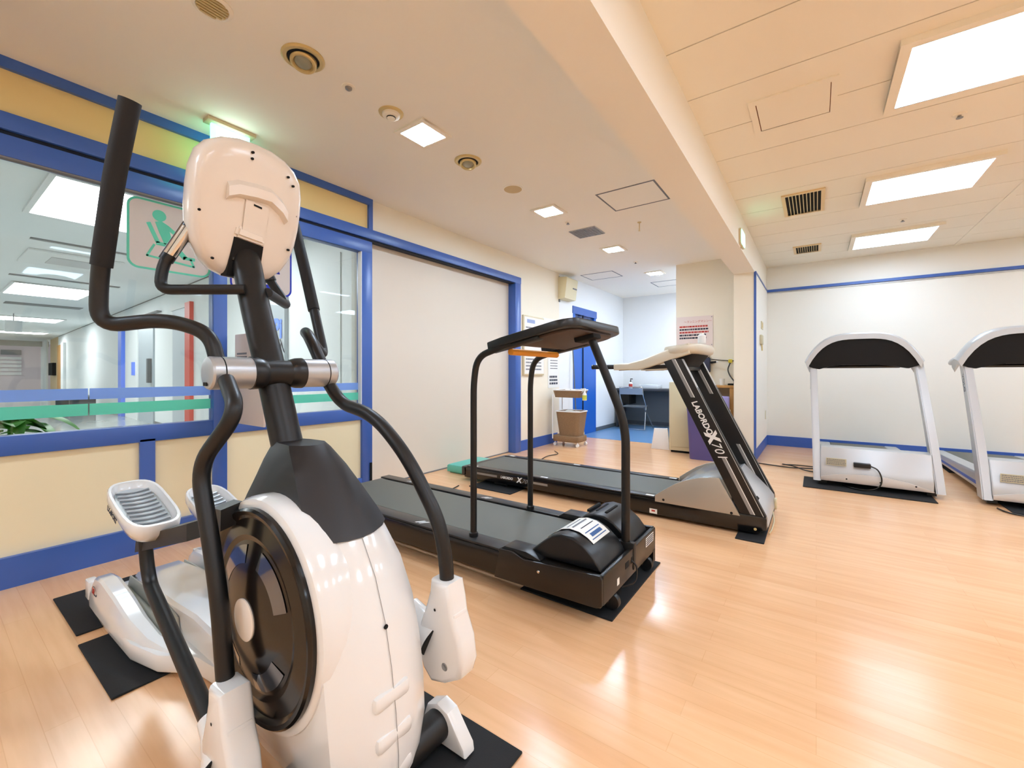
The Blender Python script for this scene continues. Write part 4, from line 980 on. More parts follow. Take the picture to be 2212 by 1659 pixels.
    inner_cut = [(.0, .23), (.13, .22), (.15, .20), (.15, -.20), (.13, -.22), (.0, -.23)]
    poly = outer + inner_cut
    bm = bnew(); add_prism(bm, poly, 'z', .0, .040, .006, 2); bmesh.ops.transform(bm, matrix=M, verts=bm.verts); c = build('console', bm, M_PLAST, T, smooth=35)
    lipp = plan(.012); low = [(x, y) for x, y in plan(.035)]
    bm = bnew(); add_prism(bm, [(max(x, .155), max(-.25, min(.25, y)) if x < .2 else y) for x, y in low], 'z', -.012, .002, .004); bmesh.ops.transform(bm, matrix=M, verts=bm.verts); build('console_underside', bm, M_BROWN, c, smooth=35)
    for y in (-.295, .235):
        bm = bnew(); add_box(bm, .0, .30, y, y + .06, -.018, .004, .008)
        bmesh.ops.transform(bm, matrix=M, verts=bm.verts); build('rail_sleeve', bm, M_BLACK, c)
    bm = bnew(); add_box(bm, .20, .46, -.24, .24, .040, .046, .004); bmesh.ops.transform(bm, matrix=M, verts=bm.verts); build('display_face', bm, M_BLACKG, c)
    bm = bnew(); add_box(bm, .36, .47, -.045, .045, -.035, -.01, .006); bmesh.ops.transform(bm, matrix=M, verts=bm.verts); build('post_bracket', bm, M_DARK, c)
    tube('cross_bar', [(-1.262, 1.765, 1.158), (-1.262, 2.235, 1.158)], .017, M_ORANGE, T, n=20)
    return T
treadmill_a()

# ================================================================= TREADMILL B (black with silver side panels, lettered)
def treadmill_b():
    T = thing('treadmill', (-1.5, 3.5, 0), 'long black treadmill with silver side panels, lettered slanting posts and a cream console', 'treadmill')
    y0, y1 = 3.14, 3.84
    bm = bnew()
    add_prism(bm, [(-2.80, .04), (-2.80, .13), (-2.78, .142), (-.95, .135), (-.262, .135), (-.255, .12), (-.255, .055), (-.33, .022), (-1.2, .022), (-1.25, .04)], 'y', y0, y0 + .05, .004)
    add_prism(bm, [(-2.80, .04), (-2.80, .13), (-2.78, .142), (-.95, .135), (-.262, .135), (-.255, .12), (-.255, .055), (-.33, .022), (-1.2, .022), (-1.25, .04)], 'y', y1 - .05, y1, .004)
    add_box(bm, -2.80, -.30, y0 + .04, y1 - .04, .05, .10)
    fr = build('frame', bm, M_BLACKG, T)
    box('rear_cap', -2.84, -2.77, y0, y1, .05, .140, M_RAIL, T, bev=.012)
    for a, b in ((y0 + .005, y0 + .075), (y1 - .075, y1 - .005)):
        r_ = box('side_rail', -2.77, -.96, a, b, .139, .150, M_RAIL, T, bev=.003)
        box('rail_sticker', -2.72, -2.66, a + .015, b - .02, .150, .1506, M_PAPER, r_); box('rail_sticker', -1.03, -.97, a + .01, b - .03, .150, .1506, M_PAPER, r_)
        box('rail_mark', -1.95, -1.88, a + .02, b - .02, .150, .1506, M_LET, r_)
    bm = bnew(); add_box(bm, -2.76, -.80, y0 + .095, y1 - .095, .132, .146, .005, 3); build('belt', bm, M_BELT, T)
    # side lettering between grey bars
    t = text('side_lettering', 'LABORDO', .030, M_LET, T, (-2.36, y0 - .0012, .098), (1, 0, 0), (0, 0, 1), bold=.0012, shear=.25, spacing=.95)
    text('side_lettering', 'X', .060, M_LET, T, (-2.175, y0 - .0012, .096), (1, 0, 0), (0, 0, 1), bold=.0032, shear=.2)
    text('side_lettering', '701', .052, M_INKG, T, (-2.125, y0 - .0012, .092), (1, 0, 0), (0, 0, 1), shear=.45, spacing=1.1)
    for a, b in ((-2.66, -2.40), (-2.02, -1.86)): box('side_bar', a, b, y0 - .0015, y0 + .001, .087, .106, M_GREYM, T)
    box('side_label', -.995, -.94, y0 - .0012, y0 + .001, .028, .062, M_PAPER, T); box('side_label_print', -.98, -.955, y0 - .0020, y0 - .001, .042, .054, M_INKR, T)
    # silver side panels
    for s, yy in ((-1, y0), (1, y1)):
        pr = [(-.955, .118), (-.955, .162), (-.90, .205), (-.82, .262), (-.74, .302), (-.66, .328), (-.58, .343), (-.53, .346), (-.405, .118)]
        p = prism('side_panel', pr, 'y', yy - .003 if s < 0 else yy - .02, yy + .02 if s < 0 else yy + .003, M_TAUPE, T, bev=.002)
        for x, z in ((-.895, .140), (-.455, .128)):
            lathe('panel_screw', [(.009, -.0005), (.007, -.002), (.003, -.001)], (x, yy - .003 if s < 0 else yy + .005, z), M_DARK, p, axis='y', n=14)
    # motor cover
    pr = [(-.93, .14), (-.84, .225), (-.74, .290), (-.64, .325), (-.54, .342), (-.475, .345), (-.30, .185), (-.268, .150), (-.262, .05), (-.30, .035), (-.30, .13)]
    bm = bnew(); add_prism(bm, [(-.93, .14), (-.84, .225), (-.74, .290), (-.64, .322), (-.54, .335), (-.475, .335), (-.44, .12)], 'y', y0 + .02, y1 - .02, .006); build('motor_cover', bm, mat('cover_grey', (142, 144, 142), .25, metal=.4, bump=.01), T, smooth=35)
    bm = bnew(); add_prism(bm, [(-.475, .337), (-.455, .345), (-.285, .172), (-.258, .135), (-.250, .060), (-.262, .045), (-.45, .05)], 'y', y0 + .055, y1 - .055, .008); fc = build('front_cover', bm, M_SILP, T, smooth=35)
    d = Vector((.17, 0, -.173)).normalized()
    bm = bnew(); 
    for u in (-.30,): pass
    M = Matrix(((0, d.x, .713, -.32), (1, 0, 0, 3.25), (0, d.z, .70, .2155), (0, 0, 0, 1)))
    add_box(bm, 0, .055, -.01, .01, 0, .004, mtx=M); build('power_inlet', bm, M_DARK, fc)
    prism('front_grip', rrect(3.70, 3.76, .04, .12, .02), 'x', -.254, -.238, M_CREAMP, T, bev=.004)
    # slanting posts
    def post(yy, s):
        pr = [(-.400, .118), (-.262, .118), (-.258, .135), (-.770, 1.15), (-.905, 1.15)]
        bm = bnew(); add_prism(bm, pr, 'y', yy - .020, yy + .022, .004); p = build('post', bm, M_BLACK, T, smooth=35)
        def band(u0, u1, w0, w1, name, m, yy2, th):
            A0, A1 = Vector((-.400, 0, .118)), Vector((-.905, 0, 1.15)); W = Vector((.138, 0, 0))
            q = [A0.lerp(A1, u0) + W * w0, A0.lerp(A1, u0) + W * w1, A0.lerp(A1, u1) + W * w1, A0.lerp(A1, u1) + W * w0]
            return prism(name, [(v.x, v.z) for v in q], 'y', yy2, yy2 + th, m, p)
        yf = yy - .0205
        band(.02, .36, .46, .62, 'silver_inlay', M_GREYM, yf - .001, .003); band(.02, .36, .62, .66, 'silver_edge', M_LET, yf - .001, .003)
        band(.74, 1.0, .46, .62, 'silver_inlay', M_GREYM, yf - .001, .003); band(.74, 1.0, .62, .66, 'silver_edge', M_LET, yf - .001, .003)
        band(.0, 1.0, .97, 1.0, 'bright_edge', M_SILP, yy - .021, .044)
        if s < 0:
            dr = Vector((.505, 0, -1.032)).normalized(); up = Vector((1.032, 0, .505)).normalized()
            def at(u, w): return Vector((-.400, 0, .118)).lerp(Vector((-.905, 0, 1.15)), u) + Vector((.138, 0, 0)) * w
            p0 = at(.715, .50); text('post_lettering', 'LABORDO', .052, M_LET, p, (p0.x, yf - .0015, p0.z), dr, up, bold=.0016, shear=.15, spacing=1.0)
            p0 = at(.515, .50); text('post_lettering', 'X', .095, M_LET, p, (p0.x, yf - .0015, p0.z), dr, up, bold=.006, shear=.15)
            p0 = at(.455, .50); text('post_lettering', '701', .078, M_LET, p, (p0.x, yf - .0015, p0.z), dr, up, shear=.4, spacing=1.05)
        return p
    post(3.165, -1); post(3.815, 1)
    # console with long cream side arms and black grips
    def arm(yy):
        pr = [(-1.275, 1.072), (-1.275, 1.120), (-1.16, 1.124), (-1.05, 1.152), (-.80, 1.245), (-.72, 1.262), (-.72, 1.185), (-.80, 1.158), (-1.0, 1.092), (-1.09, 1.072)]
        bm = bnew(); add_prism(bm, pr, 'y', yy - .032, yy + .032, .010, 3); return build('console_arm', bm, M_BEIGE2, T, smooth=40)
    for yy in (3.175, 3.805):
        arm(yy)
        g_ = tube('hand_grip', [(-1.46, yy, 1.098), (-1.27, yy, 1.098)], .0175, M_FOAM, T, n=18)
        lathe('grip_cap', [(.019, -.004), (.019, .006)], (-1.46, yy, 1.098), M_BLACKG, g_, axis='x', n=18)
        tube('under_rail', [(-1.24, yy, 1.082), (-.84, yy, 1.10)], .014, M_BLACK, T, n=12)
    def cr(x0, x1, hw, z, zs): 
        out = []
        for k in range(24):
            t = 2 * math.pi * k / 24; c, s_ = math.cos(t), math.sin(t)
            x = (x0 + x1) / 2 + (x1 - x0) / 2 * math.copysign(abs(c) ** .6, c)
            out.append((x, 3.49 + hw * math.copysign(abs(s_) ** .5, s_), z + zs * (x - x0)))
        return out
    bm = bnew(); add_loft(bm, [cr(-.90, -.69, .32, 1.172, .08), cr(-.92, -.665, .350, 1.178, .09), cr(-.93, -.655, .358, 1.195, .10), cr(-.93, -.655, .357, 1.222, .10), cr(-.925, -.665, .348, 1.236, .10), cr(-.89, -.70, .31, 1.242, .10)])
    c = build('console', bm, M_BEIGE2, T, smooth=50)
    bm = bnew(); add_loft(bm, [cr(-.87, -.76, .24, 1.10, 0), cr(-.89, -.73, .29, 1.135, .03), cr(-.90, -.69, .325, 1.180, .08)]); build('console_underside', bm, M_DARK, c, smooth=40)
    box('cross_beam', -.86, -.78, 3.18, 3.80, 1.07, 1.12, M_BLACK, T, bev=.01)
    box('console_clip', -.672, -.664, 3.40, 3.42, 1.235, 1.25, M_DARK, c)
    for yy in (3.19, 3.78):
        lathe('transport_wheel', [(.012, -.02), (.032, -.02), (.034, -.014), (.034, .014), (.032, .02), (.012, .02)], (-.318, yy, .043), M_PLAST, T, axis='y', n=24)
        lathe('wheel_hub', [(.009, -.052 if yy < 3.5 else .02), (.007, -.056 if yy < 3.5 else .024)], (-.318, yy + (0 if yy < 3.5 else 0), .05), M_GOLD, T, axis='y', n=12)
        box('rear_foot', -2.45, -2.30, yy - .03, yy + .03, .009, .05, M_PLAST, T, bev=.01)
    tube('cable', fillet([(-.25, 3.55, .07), (-.235, 3.45, .03), (-.24, 3.30, .012), (-.247, 3.22, .012)], .03), .004, M_CREAMP, T, n=8)
    return T
M_BEIGE2 = mat('console_cream', (214, 206, 188), .3, metal=.1, bump=.02)
treadmill_b()
# bottle standing in the console cup recess
t = thing('white_bottle', (-.735, 3.62, 1.285), 'small white bottle standing on the cream treadmill console', 'bottle')
lathe('bottle_body', [(.028, 0), (.030, .004), (.030, .062), (.022, .070)], (-.735, 3.62, 1.283), M_LET, t, n=20)
lathe('bottle_cap', [(.016, .070), (.016, .084), (.002, .085)], (-.735, 3.62, 1.283), M_PAPER, t, n=16)

# ================================================================= TREADMILLS C, D (silver, facing the camera)
def treadmill_c():
    T = thing('treadmill', (.426, 6.1, 0), 'silver treadmill fully in view before the back wall, black cord plugged into its front', 'treadmill', 'silver treadmills by the back wall')
    xl, xr = -.02, .872
    # deck
    for s, xe in ((-1, xl + .05), (1, xr - .05)):
        a, b = (xe, xe + .12) if s < 0 else (xe - .12, xe)
        add = prism('side_rail', [(5.05, .06), (5.05, .215), (5.25, .205), (7.16, .125), (7.20, .105), (7.20, .05), (7.0, .04)], 'x', a, b, M_SILP, T, bev=.012)
        o = a - .002 if s < 0 else b + .002
        prism('rail_stripe', [(5.05, .095), (5.05, .125), (7.12, .085), (7.18, .065)], 'x', o - .002, o + .002, M_BLUEB, add)
    prism('belt', [(5.10, .09), (5.10, .205), (7.17, .122), (7.18, .06)], 'x', xl + .17, xr - .17, M_BELT, T, bev=.006)
    prism('deck_step', [(5.05, .10), (5.05, .225), (5.45, .21), (5.45, .1)], 'x', xr - .27, xr - .055, M_TREAD, T, bev=.004)
    # hood
    pr = [(4.945, .052), (4.94, .11), (4.955, .17), (5.03, .352), (5.10, .366), (5.30, .30), (5.42, .20), (5.42, .052)]
    bm = bnew(); add_prism(bm, pr, 'x', xl + .052, xr - .068, .010, 3)
    h = build('motor_cover', bm, M_SILP, T, smooth=35)
    bm = bnew(); pts = [(xl + .055, .055), (xl + .055, .088), (xl + .2, .125), (xl + .36, .14), (xl + .52, .135), (xl + .66, .112), (xr - .07, .06), (xr - .07, .052)]
    add_prism(bm, pts, 'y', 4.931, 4.948, .002); lw = build('lower_apron', bm, mat('apron_silver', (206, 200, 196), .3, metal=.3, bump=.01), T)
    for x in (.225, .46, .69): lathe('apron_screw', [(.007, -.0005), (.005, -.002)], (x, 4.931, .088), M_DARK, lw, axis='y', n=10)
    box('rating_label', .075, .225, 4.941, 4.945, .20, .265, mat('label_tan', (196, 190, 160), .5, bump=.01), h)
    bm = bnew(); text_lines(bm, 4.9405, .08, .22, .205, .26, 4, 2, side='y', thick=-.0005 * -1); build('label_print', bm, M_INKG, h)
    box('power_plug', .275, .395, 4.905, 4.96, .205, .245, M_PLAST, T, bev=.006)
    tube('power_cord', catmull([(.385, 4.915, .23), (.44, 4.90, .20), (.465, 4.89, .12), (.44, 4.885, .05), (.36, 4.88, .018), (.28, 4.90, .017), (.20, 5.0, .017)], 6), .006, M_BLACKG, T, n=10)
    # posts
    for s in (-1, 1):
        xf = xl + .028 if s < 0 else xr - .028
        xt = -.060 + .035 if s < 0 else .800 - .035
        secs = []
        for k in range(9):
            t = k / 8; z = .045 + t * 1.125; yb = 4.935 + .42 * t ** 1.15; x = xf + (xt - xf) * t ** 1.1; d = .15 - .03 * t; hw = .030
            secs.append([(x - hw, yb, z), (x + hw, yb, z), (x + hw, yb + d, z), (x - hw, yb + d, z)])
        bm = bnew(); add_loft(bm, secs); bmesh.ops.bevel(bm, geom=[e for e in bm.edges if abs((e.verts[0].co - e.verts[1].co).z) > .05], offset=.008, segments=2, affect='EDGES')
        p = build('post', bm, M_SILP, T, smooth=40)
        if s < 0:
            text('post_lettering', 'VOLO', .060, M_INKG, p, (-.0505, 5.362, 1.04), (.02, -.36, -1), (0, -1, .36), bold=.001)
    # arched console
    n = 21; top = []
    for k in range(n):
        t = k / (n - 1); u = 2 * t - 1
        top.append((-.105 + t * .915 if False else .352 + .448 * math.copysign(abs(u) ** .92, u), 1.165 + .275 * max(0, 1 - abs(u) ** 3.2)))
    def strip(off, y0, y1, th):
        o = []
        for x, z in top: o.append((x, z + off))
        return o
    bm = bnew(); secs = []
    for y, dz, sc in ((5.30, -.012, .985), (5.315, 0, 1.0), (5.42, .012, 1.0), (5.52, -.02, .985), (5.58, -.06, .96)):
        secs.append([( .352 + (x - .352) * sc, y, z + dz) for x, z in top] + [(.352 + (x - .352) * sc * .955, y, z + dz - .048) for x, z in reversed(top)])
    add_loft(bm, secs); c = build('console_arch', bm, M_SILP, T, smooth=50)
    inner = [(.352 + (x - .352) * .965, z - .035) for x, z in top]
    low = [(.75, 1.115), (.70, 1.095), (.60, 1.115), (.50, 1.13), (.20, 1.13), (.10, 1.115), (.02, 1.09), (-.03, 1.10)]
    bm = bnew()
    v = [(x, 5.335 - .0, z) for x, z in inner] + [(x, 5.335, z) for x, z in low]
    v2 = [(.352 + (x - .352) * .97, 5.40, z) for x, _, z in v]
    v0 = [(.352 + (x - .352) * .985, 5.322, z) for x, _, z in v]
    add_loft(bm, [v0, v, v2]); build('console_back', bm, mat('console_black', (7, 6, 6), .45, spec=.25, bump=.01), c, smooth=30)
    bm = bnew(); add_box(bm, .05, .65, 5.40, 5.56, 1.10, 1.13, .01); add_box(bm, .08, .62, 5.40, 5.50, 1.15, 1.36, .01); build('display_panel', bm, M_BLACKG, c)
    for s, x in ((-1, -.060), (1, .765)):
        bm = bnew(); add_tube(bm, [(x, 5.36, 1.17), (x, 5.52, 1.165), (x, 5.62, 1.155), (x, 5.70, 1.145), (x, 5.74, 1.14)], [.030, .032, .030, .022, .008], 18); build('handrail', bm, M_SILP, T, smooth=50)
    for x in (.05, .80):
        box('front_foot', x - .03, x + .03, 5.02, 5.12, .009, .06, M_PLAST, T)
        box('rear_foot', x - .03, x + .03, 6.95, 7.05, .0, .05, M_PLAST, T)
    return T
tc_ = treadmill_c()
td_ = copy_tree(tc_); td_.location.x += 1.10
td_['label'] = 'silver treadmill cut by the right edge of the picture, blue stripe along its deck'

# ================================================================= CORDS ON THE FLOOR
def cord(pts, r, label, m=M_BLACKG):
    return tag(tube('power_cord', catmull(pts, 7), r, m, None, n=8), label, 'cord')
cord([(-.75, 5.77, .008), (-.62, 5.72, .008), (-.40, 5.66, .008), (-.22, 5.64, .008), (-.02, 5.72, .008), (.03, 5.77, .010), (-.05, 5.81, .010), (-.2, 5.82, .008), (-.30, 5.78, .008), (-.30, 5.72, .022), (-.20, 5.64, .024), (-.10, 5.56, .010), (.03, 5.50, .008)], .006, 'black cord from the column looping beside the fully visible silver treadmill')
cord([(-2.70, 2.95, .008), (-2.66, 2.80, .008), (-2.60, 2.66, .008), (-2.62, 2.55, .008), (-2.66, 2.48, .008)], .005, 'thin black cord between the two black treadmills')
cord([(-2.92, 4.55, .008), (-2.88, 4.3, .02), (-2.80, 4.05, .012), (-2.66, 3.97, .008), (-2.60, 4.05, .008), (-2.70, 4.4, .008), (-2.75, 4.65, .008), (-2.72, 4.85, .008), (-2.85, 5.0, .008)], .0055, 'black cord curling behind the lettered treadmill towards the wicker cart')
cord([(2.05, 4.72, .008), (1.75, 4.70, .008), (1.45, 4.70, .008), (1.22, 4.72, .008), (1.16, 4.78, .008), (1.14, 4.86, .008)], .006, 'black cord loop in front of the silver treadmill at the right edge')
# teal step box near the wall
t = thing('teal_box', (-3.04, 3.55, 0), 'low teal plastic box on the floor behind the lettered treadmill', 'box')
bm = bnew(); add_prism(bm, [(-3.19, .012), (-3.19, .075), (-3.17, .088), (-2.90, .088), (-2.88, .075), (-2.88, .012)], 'y', 3.30, 3.80, .01, 2); build('box_body', bm, M_TEALB, t)
for a, b in ((3.33, 3.40), (3.70, 3.77)): box('foot', -3.17, -2.90, a, b, 0, .013, M_TEALB, t)

# ================================================================= WICKER CART AND THINGS BY THE ANNEX
t = thing('wicker_cart', (-2.95, 5.6, 0), 'white framed rolling cart with two brown wicker baskets beside the blue door', 'cart')
x0, x1, yf, yb = -3.14, -2.72, 5.42, 5.74
bm = bnew(); add_prism(bm, rrect(x0, x1, yf, yb, .05), 'z', .065, .15, .012); build('cart_tray', bm, M_WICKER, t)
def basket(name, xa, xb, ya, yb_, z0, z1, tp, par):
    secs = []
    for z, g in ((z0, tp), (z0 + .01, tp), (z1 - .01, 0), (z1, 0)):
        secs.append([(x, y, z) for x, y in rrect(xa + g, xb - g, ya + g, yb_ - g, .06)])
    inn = []
    for z, g in ((z1, .012), (z0 + .03, tp + .012)):
        inn.append([(x, y, z) for x, y in rrect(xa + g, xb - g, ya + g, yb_ - g, .05)])
    bm = bnew(); add_loft(bm, secs + inn)
    b = build(name, bm, M_WICKER, par, smooth=45)
    bm = bnew(); lp = [(x, y, z1) for x, y in rrect(xa - .004, xb + .004, ya - .004, yb_ + .004, .064)]; add_tube(bm, lp + lp[:2], .008, 8, cap=False); build('rim', bm, M_LET, b)
    return b
lower = basket('basket', x0 + .05, x1 + .01, yf, yb, .15, .50, .035, t)
upper = basket('basket', x0, x1 + .02, yf, yb, .70, .805, .02, t)
for x, y in ((x0 + .01, yf + .01), (x0 + .01, yb - .02)):
    tube('cart_post', [(x, y, .10), (x, y, .74)], .009, M_LET, t, n=10)
for x, y in ((x0 + .04, yf + .03), (x1 - .02, yf + .03), (x1 - .02, yb - .03), (x0 + .04, yb - .03)):
    lathe('caster', [(.008, -.014), (.022, -.014), (.024, -.008), (.024, .008), (.022, .014), (.008, .014)], (x, y, .025), M_LET, t, axis='y', n=16)
    tube('caster_stem', [(x, y, .03), (x, y, .07)], .008, M_LET, t, n=8)
for k, (z, dx) in enumerate(((.47, 0), (.775, .02))):
    bm = bnew()
    rd = random.Random(k); n = 9; g_ = []
    for i in range(n):
        row = []
        for j in range(n):
            u, v_ = i / (n - 1), j / (n - 1)
            row.append(bm.verts.new((x0 + .10 + u * .28, yf + .05 + v_ * .22, z + .018 * math.sin(u * 6 + k) * math.cos(v_ * 7) + rd.uniform(-.004, .004))))
        g_.append(row)
    for i in range(n - 1):
        for j in range(n - 1): bm.faces.new((g_[i][j], g_[i + 1][j], g_[i + 1][j + 1], g_[i][j + 1]))
    r = bmesh.ops.extrude_face_region(bm, geom=bm.faces[:]); bmesh.ops.translate(bm, vec=(0, 0, .02), verts=[v for v in r['geom'] if isinstance(v, bmesh.types.BMVert)])
    tag(build('folded_towel', bm, M_PAPER), 'white towel lying in the %s wicker basket of the cart' % ('lower' if k == 0 else 'upper'), 'towel')
t = thing('spray_bottle', (-2.655, 5.50, .66), 'white spray bottle with yellow green label hanging on the cart rim', 'spray bottle')
lathe('bottle_body', [(.028, 0), (.032, .008), (.030, .09), (.016, .115), (.013, .125)], (-2.655, 5.50, .665), M_LET, t, n=20)
lathe('bottle_label', [(.0325, .010), (.0325, .075)], (-2.655, 5.50, .665), M_SPRAY, t, n=20)
bm = bnew(); add_box(bm, -2.675, -2.635, 5.488, 5.512, .79, .835, .006); add_box(bm, -2.715, -2.67, 5.492, 5.508, .815, .833, .004); add_prism(bm, [(-2.70, .775), (-2.692, .775), (-2.672, .81), (-2.682, .81)], 'y', 5.494, 5.506); build('spray_head', bm, M_PAPER, t)
# long handled dustpan by the blue door
t = thing('long_handled_dustpan', (-3.08, 6.17, 0), 'beige dustpan with a long thin dark handle standing beside the blue door', 'dustpan')
bm = bnew(); add_prism(bm, [(6.08, .005), (6.08, .10), (6.12, .13), (6.24, .13), (6.26, .10), (6.26, .005)], 'x', -3.16, -3.02, .008); build('pan', bm, M_BEIGE, t)
tube('handle', [(-3.12, 6.18, .12), (-3.20, 6.20, 1.42)], .010, M_SLATE, t, n=10)
# wall-mounted box and papers
t = thing('wall_mounted_box', (-3.17, 5.98, 2.2), 'cream wall box with a grey slot high on the wall above the blue door', 'wall box')
bm = bnew(); add_prism(bm, [(-3.24, 2.19), (-3.24, 2.53), (-3.10, 2.52), (-3.08, 2.50), (-3.12, 2.20)], 'y', 5.78, 6.15, .008); build('box_body', bm, mat('box_cream', (226, 216, 180), .5, bump=.02), t)
box('box_slot', -3.102, -3.092, 6.0, 6.13, 2.36, 2.38, M_GREYS, t)
t = thing('notice_board', (-3.23, 4.98, 1.0), 'framed white notice board with printed schedule on the left wall', 'notice board')
box('board_frame', -3.24, -3.215, 4.795, 5.33, 1.02, 1.84, M_CREAMP, t, bev=.003); bx = box('board_sheet', -3.216, -3.213, 4.82, 5.32, 1.04, 1.82, M_PAPER, t)
bm = bnew(); text_lines(bm, -3.2128, 4.85, 5.22, 1.46, 1.70, 5, 3, fill=.4); text_lines(bm, -3.2128, 4.85, 5.25, 1.08, 1.36, 6, 4, fill=.4); build('board_print', bm, M_INKG, bx)
box('board_heading', -3.213, -3.212, 4.88, 5.08, 1.74, 1.79, mat('heading_blue', (150, 166, 206), .6, bump=.01), bx)
t = thing('paper_notice', (-3.235, 5.40, 1.3), 'white notice with a round clock drawing right of the framed board', 'paper')
box('sheet', -3.238, -3.235, 5.335, 5.72, 1.40, 1.86, M_PAPER, t)
bm = bnew(); add_tube(bm, [(-3.2352, 5.50 + .10 * math.cos(2 * math.pi * k / 36), 1.70 + .09 * math.sin(2 * math.pi * k / 36)) for k in range(37)], .004, 6, cap=False); build('clock_ring', bm, M_INK, t)
bm = bnew()
text_lines(bm, -3.235, 5.36, 5.68, 1.43, 1.55, 3, 8, thick=.0005); build('sheet_print', bm, M_INK, t)
t = thing('paper_notice', (-3.235, 5.62, .8), 'white warning notice just above the upper wicker basket', 'paper')
box('sheet', -3.238, -3.235, 5.48, 5.80, .83, 1.30, M_PAPER, t)
bm = bnew(); text_lines(bm, -3.235, 5.52, 5.76, .87, 1.02, 3, 11, thick=.0005, fill=.6); text_lines(bm, -3.235, 5.54, 5.76, 1.10, 1.26, 4, 12, thick=.0005, fill=.25); build('sheet_print', bm, M_INK, t)
t = thing('paper_notice', (-1.38, 6.33, 1.43), 'white notice printed in red and black on the cream wall behind the lettered treadmill', 'paper')
bx = box('sheet', -1.62, -1.145, 6.332, 6.337, 1.40, 1.84, mat('laminate_pink', (232, 216, 210), .4, bump=.01), t)
bm = bnew(); text_lines(bm, 6.3305, -1.58, -1.20, 1.68, 1.72, 1, 2, side='y', thick=.0015); build('red_print', bm, M_INKR, bx)
bm = bnew(); text_lines(bm, 6.3305, -1.58, -1.20, 1.60, 1.64, 1, 5, side='y', thick=.0015); build('red_print', bm, M_INKR, bx)
text('red_heading', '〜ランニングマシン〜', .036, M_INKR, bx, (-1.52, 6.331, 1.765), (1, 0, 0), (0, 0, 1))
bm = bnew(); text_lines(bm, 6.3305, -1.58, -1.19, 1.64, 1.68, 1, 12, side='y', thick=.0015); text_lines(bm, 6.3305, -1.58, -1.22, 1.52, 1.60, 2, 15, side='y', thick=.0015); build('black_print', bm, M_INK, bx)
bm = bnew()
for x in (-1.16,):
    for z in (1.82, 1.44): add_box(bm, x - .006, x + .006, 6.328, 6.333, z - .006, z + .006)
build('pin', bm, M_GREYM, bx)

# ================================================================= ANNEX FURNITURE
t = thing('desk', (-2.55, 8.2, 0), 'dark grey desk against the annex back wall behind the folding chair', 'desk')
box('desk_top', -3.20, -1.50, 8.02, 8.50, .715, .755, M_DESK, t, bev=.003)
box('desk_back', -3.18, -1.50, 8.46, 8.50, .07, .715, M_SLATE, t); box('desk_side', -3.20, -3.16, 8.02, 8.50, 0, .715, M_DESK, t)
box('desk_side', -1.54, -1.50, 8.02, 8.46, 0, .715, M_DESK, t); box('desk_rail', -3.16, -1.54, 8.44, 8.46, .03, .10, M_DESK, t)
box('desk_drawer', -3.15, -2.95, 8.05, 8.44, .45, .70, M_DARK, t, bev=.003)
t = thing('sanitizer_bottle', (-2.95, 8.15, .755), 'clear pump bottle with red label on the left end of the dark desk', 'bottle')
lathe('bottle_body', [(.032, 0), (.035, .01), (.034, .10), (.014, .125)], (-2.95, 8.15, .755), M_LET, t, n=16)
lathe('bottle_label', [(.0355, .02), (.0355, .085)], (-2.95, 8.15, .755), M_INKR, t, n=16)
bm = bnew(); add_lathe(bm, [(.012, .125), (.012, .15), (.006, .152), (.006, .18)], (-2.95, 8.15, .755), 'z', 12); add_box(bm, -2.955, -2.91, 8.144, 8.156, .93, .945); build('pump', bm, M_DARK, t)
t = tag(box('paper_tray', -2.78, -2.42, 8.12, 8.40, .756, .83, mat('clear_plastic', (216, 222, 226), .2, bump=.01), bev=.006), 'pale translucent tray on the dark desk behind the chair', 'tray')
# folding chair
t = thing('folding_chair', (-2.76, 7.9, 0), 'folding chair with a blue grey seat back and chrome legs at the dark desk', 'chair')
xl_, xr_ = -3.00, -2.54
for x in (xl_, xr_):
    tube('leg', fillet([(x, 7.74, .015), (x + (.01 if x < -2.7 else -.01), 7.84, .45), (x + (.01 if x < -2.7 else -.01), 7.92 - .22, .62), (x + (.02 if x < -2.7 else -.02), 7.66, .80)], .05), .0095, M_CHROME, t, n=10)
    tube('leg', [(x + (.015 if x < -2.7 else -.015), 7.74, .43), (x + (.015 if x < -2.7 else .06), 8.06, .02)], .0095, M_SLATE, t, n=10)
tube('floor_bar', [(xl_, 7.74, .016), (xr_, 7.74, .016)], .009, M_CHROME, t, n=10)
bm = bnew()
secs = []
for k in range(9):
    u = k / 8; x = xl_ + .015 + u * (xr_ - xl_ - .03); y = 7.66 - .025 * math.sin(math.pi * u)
    secs.append([(x, y - .008, .66), (x, y + .008, .66), (x, y + .008, .775), (x, y - .008, .775)])
add_loft(bm, secs); build('backrest', bm, M_BLUEG, t, smooth=40)
tube('back_frame', fillet([(xl_ + .02, 7.66, .78), (xl_ + .03, 7.655, .795), (-2.77, 7.63, .795), (xr_ - .03, 7.655, .795), (xr_ - .02, 7.66, .78)], .02), .009, M_CHROME, t, n=10)
box('seat', xl_ + .03, xr_ - .03, 7.72, 8.04, .415, .445, M_SLATE, t, bev=.012)
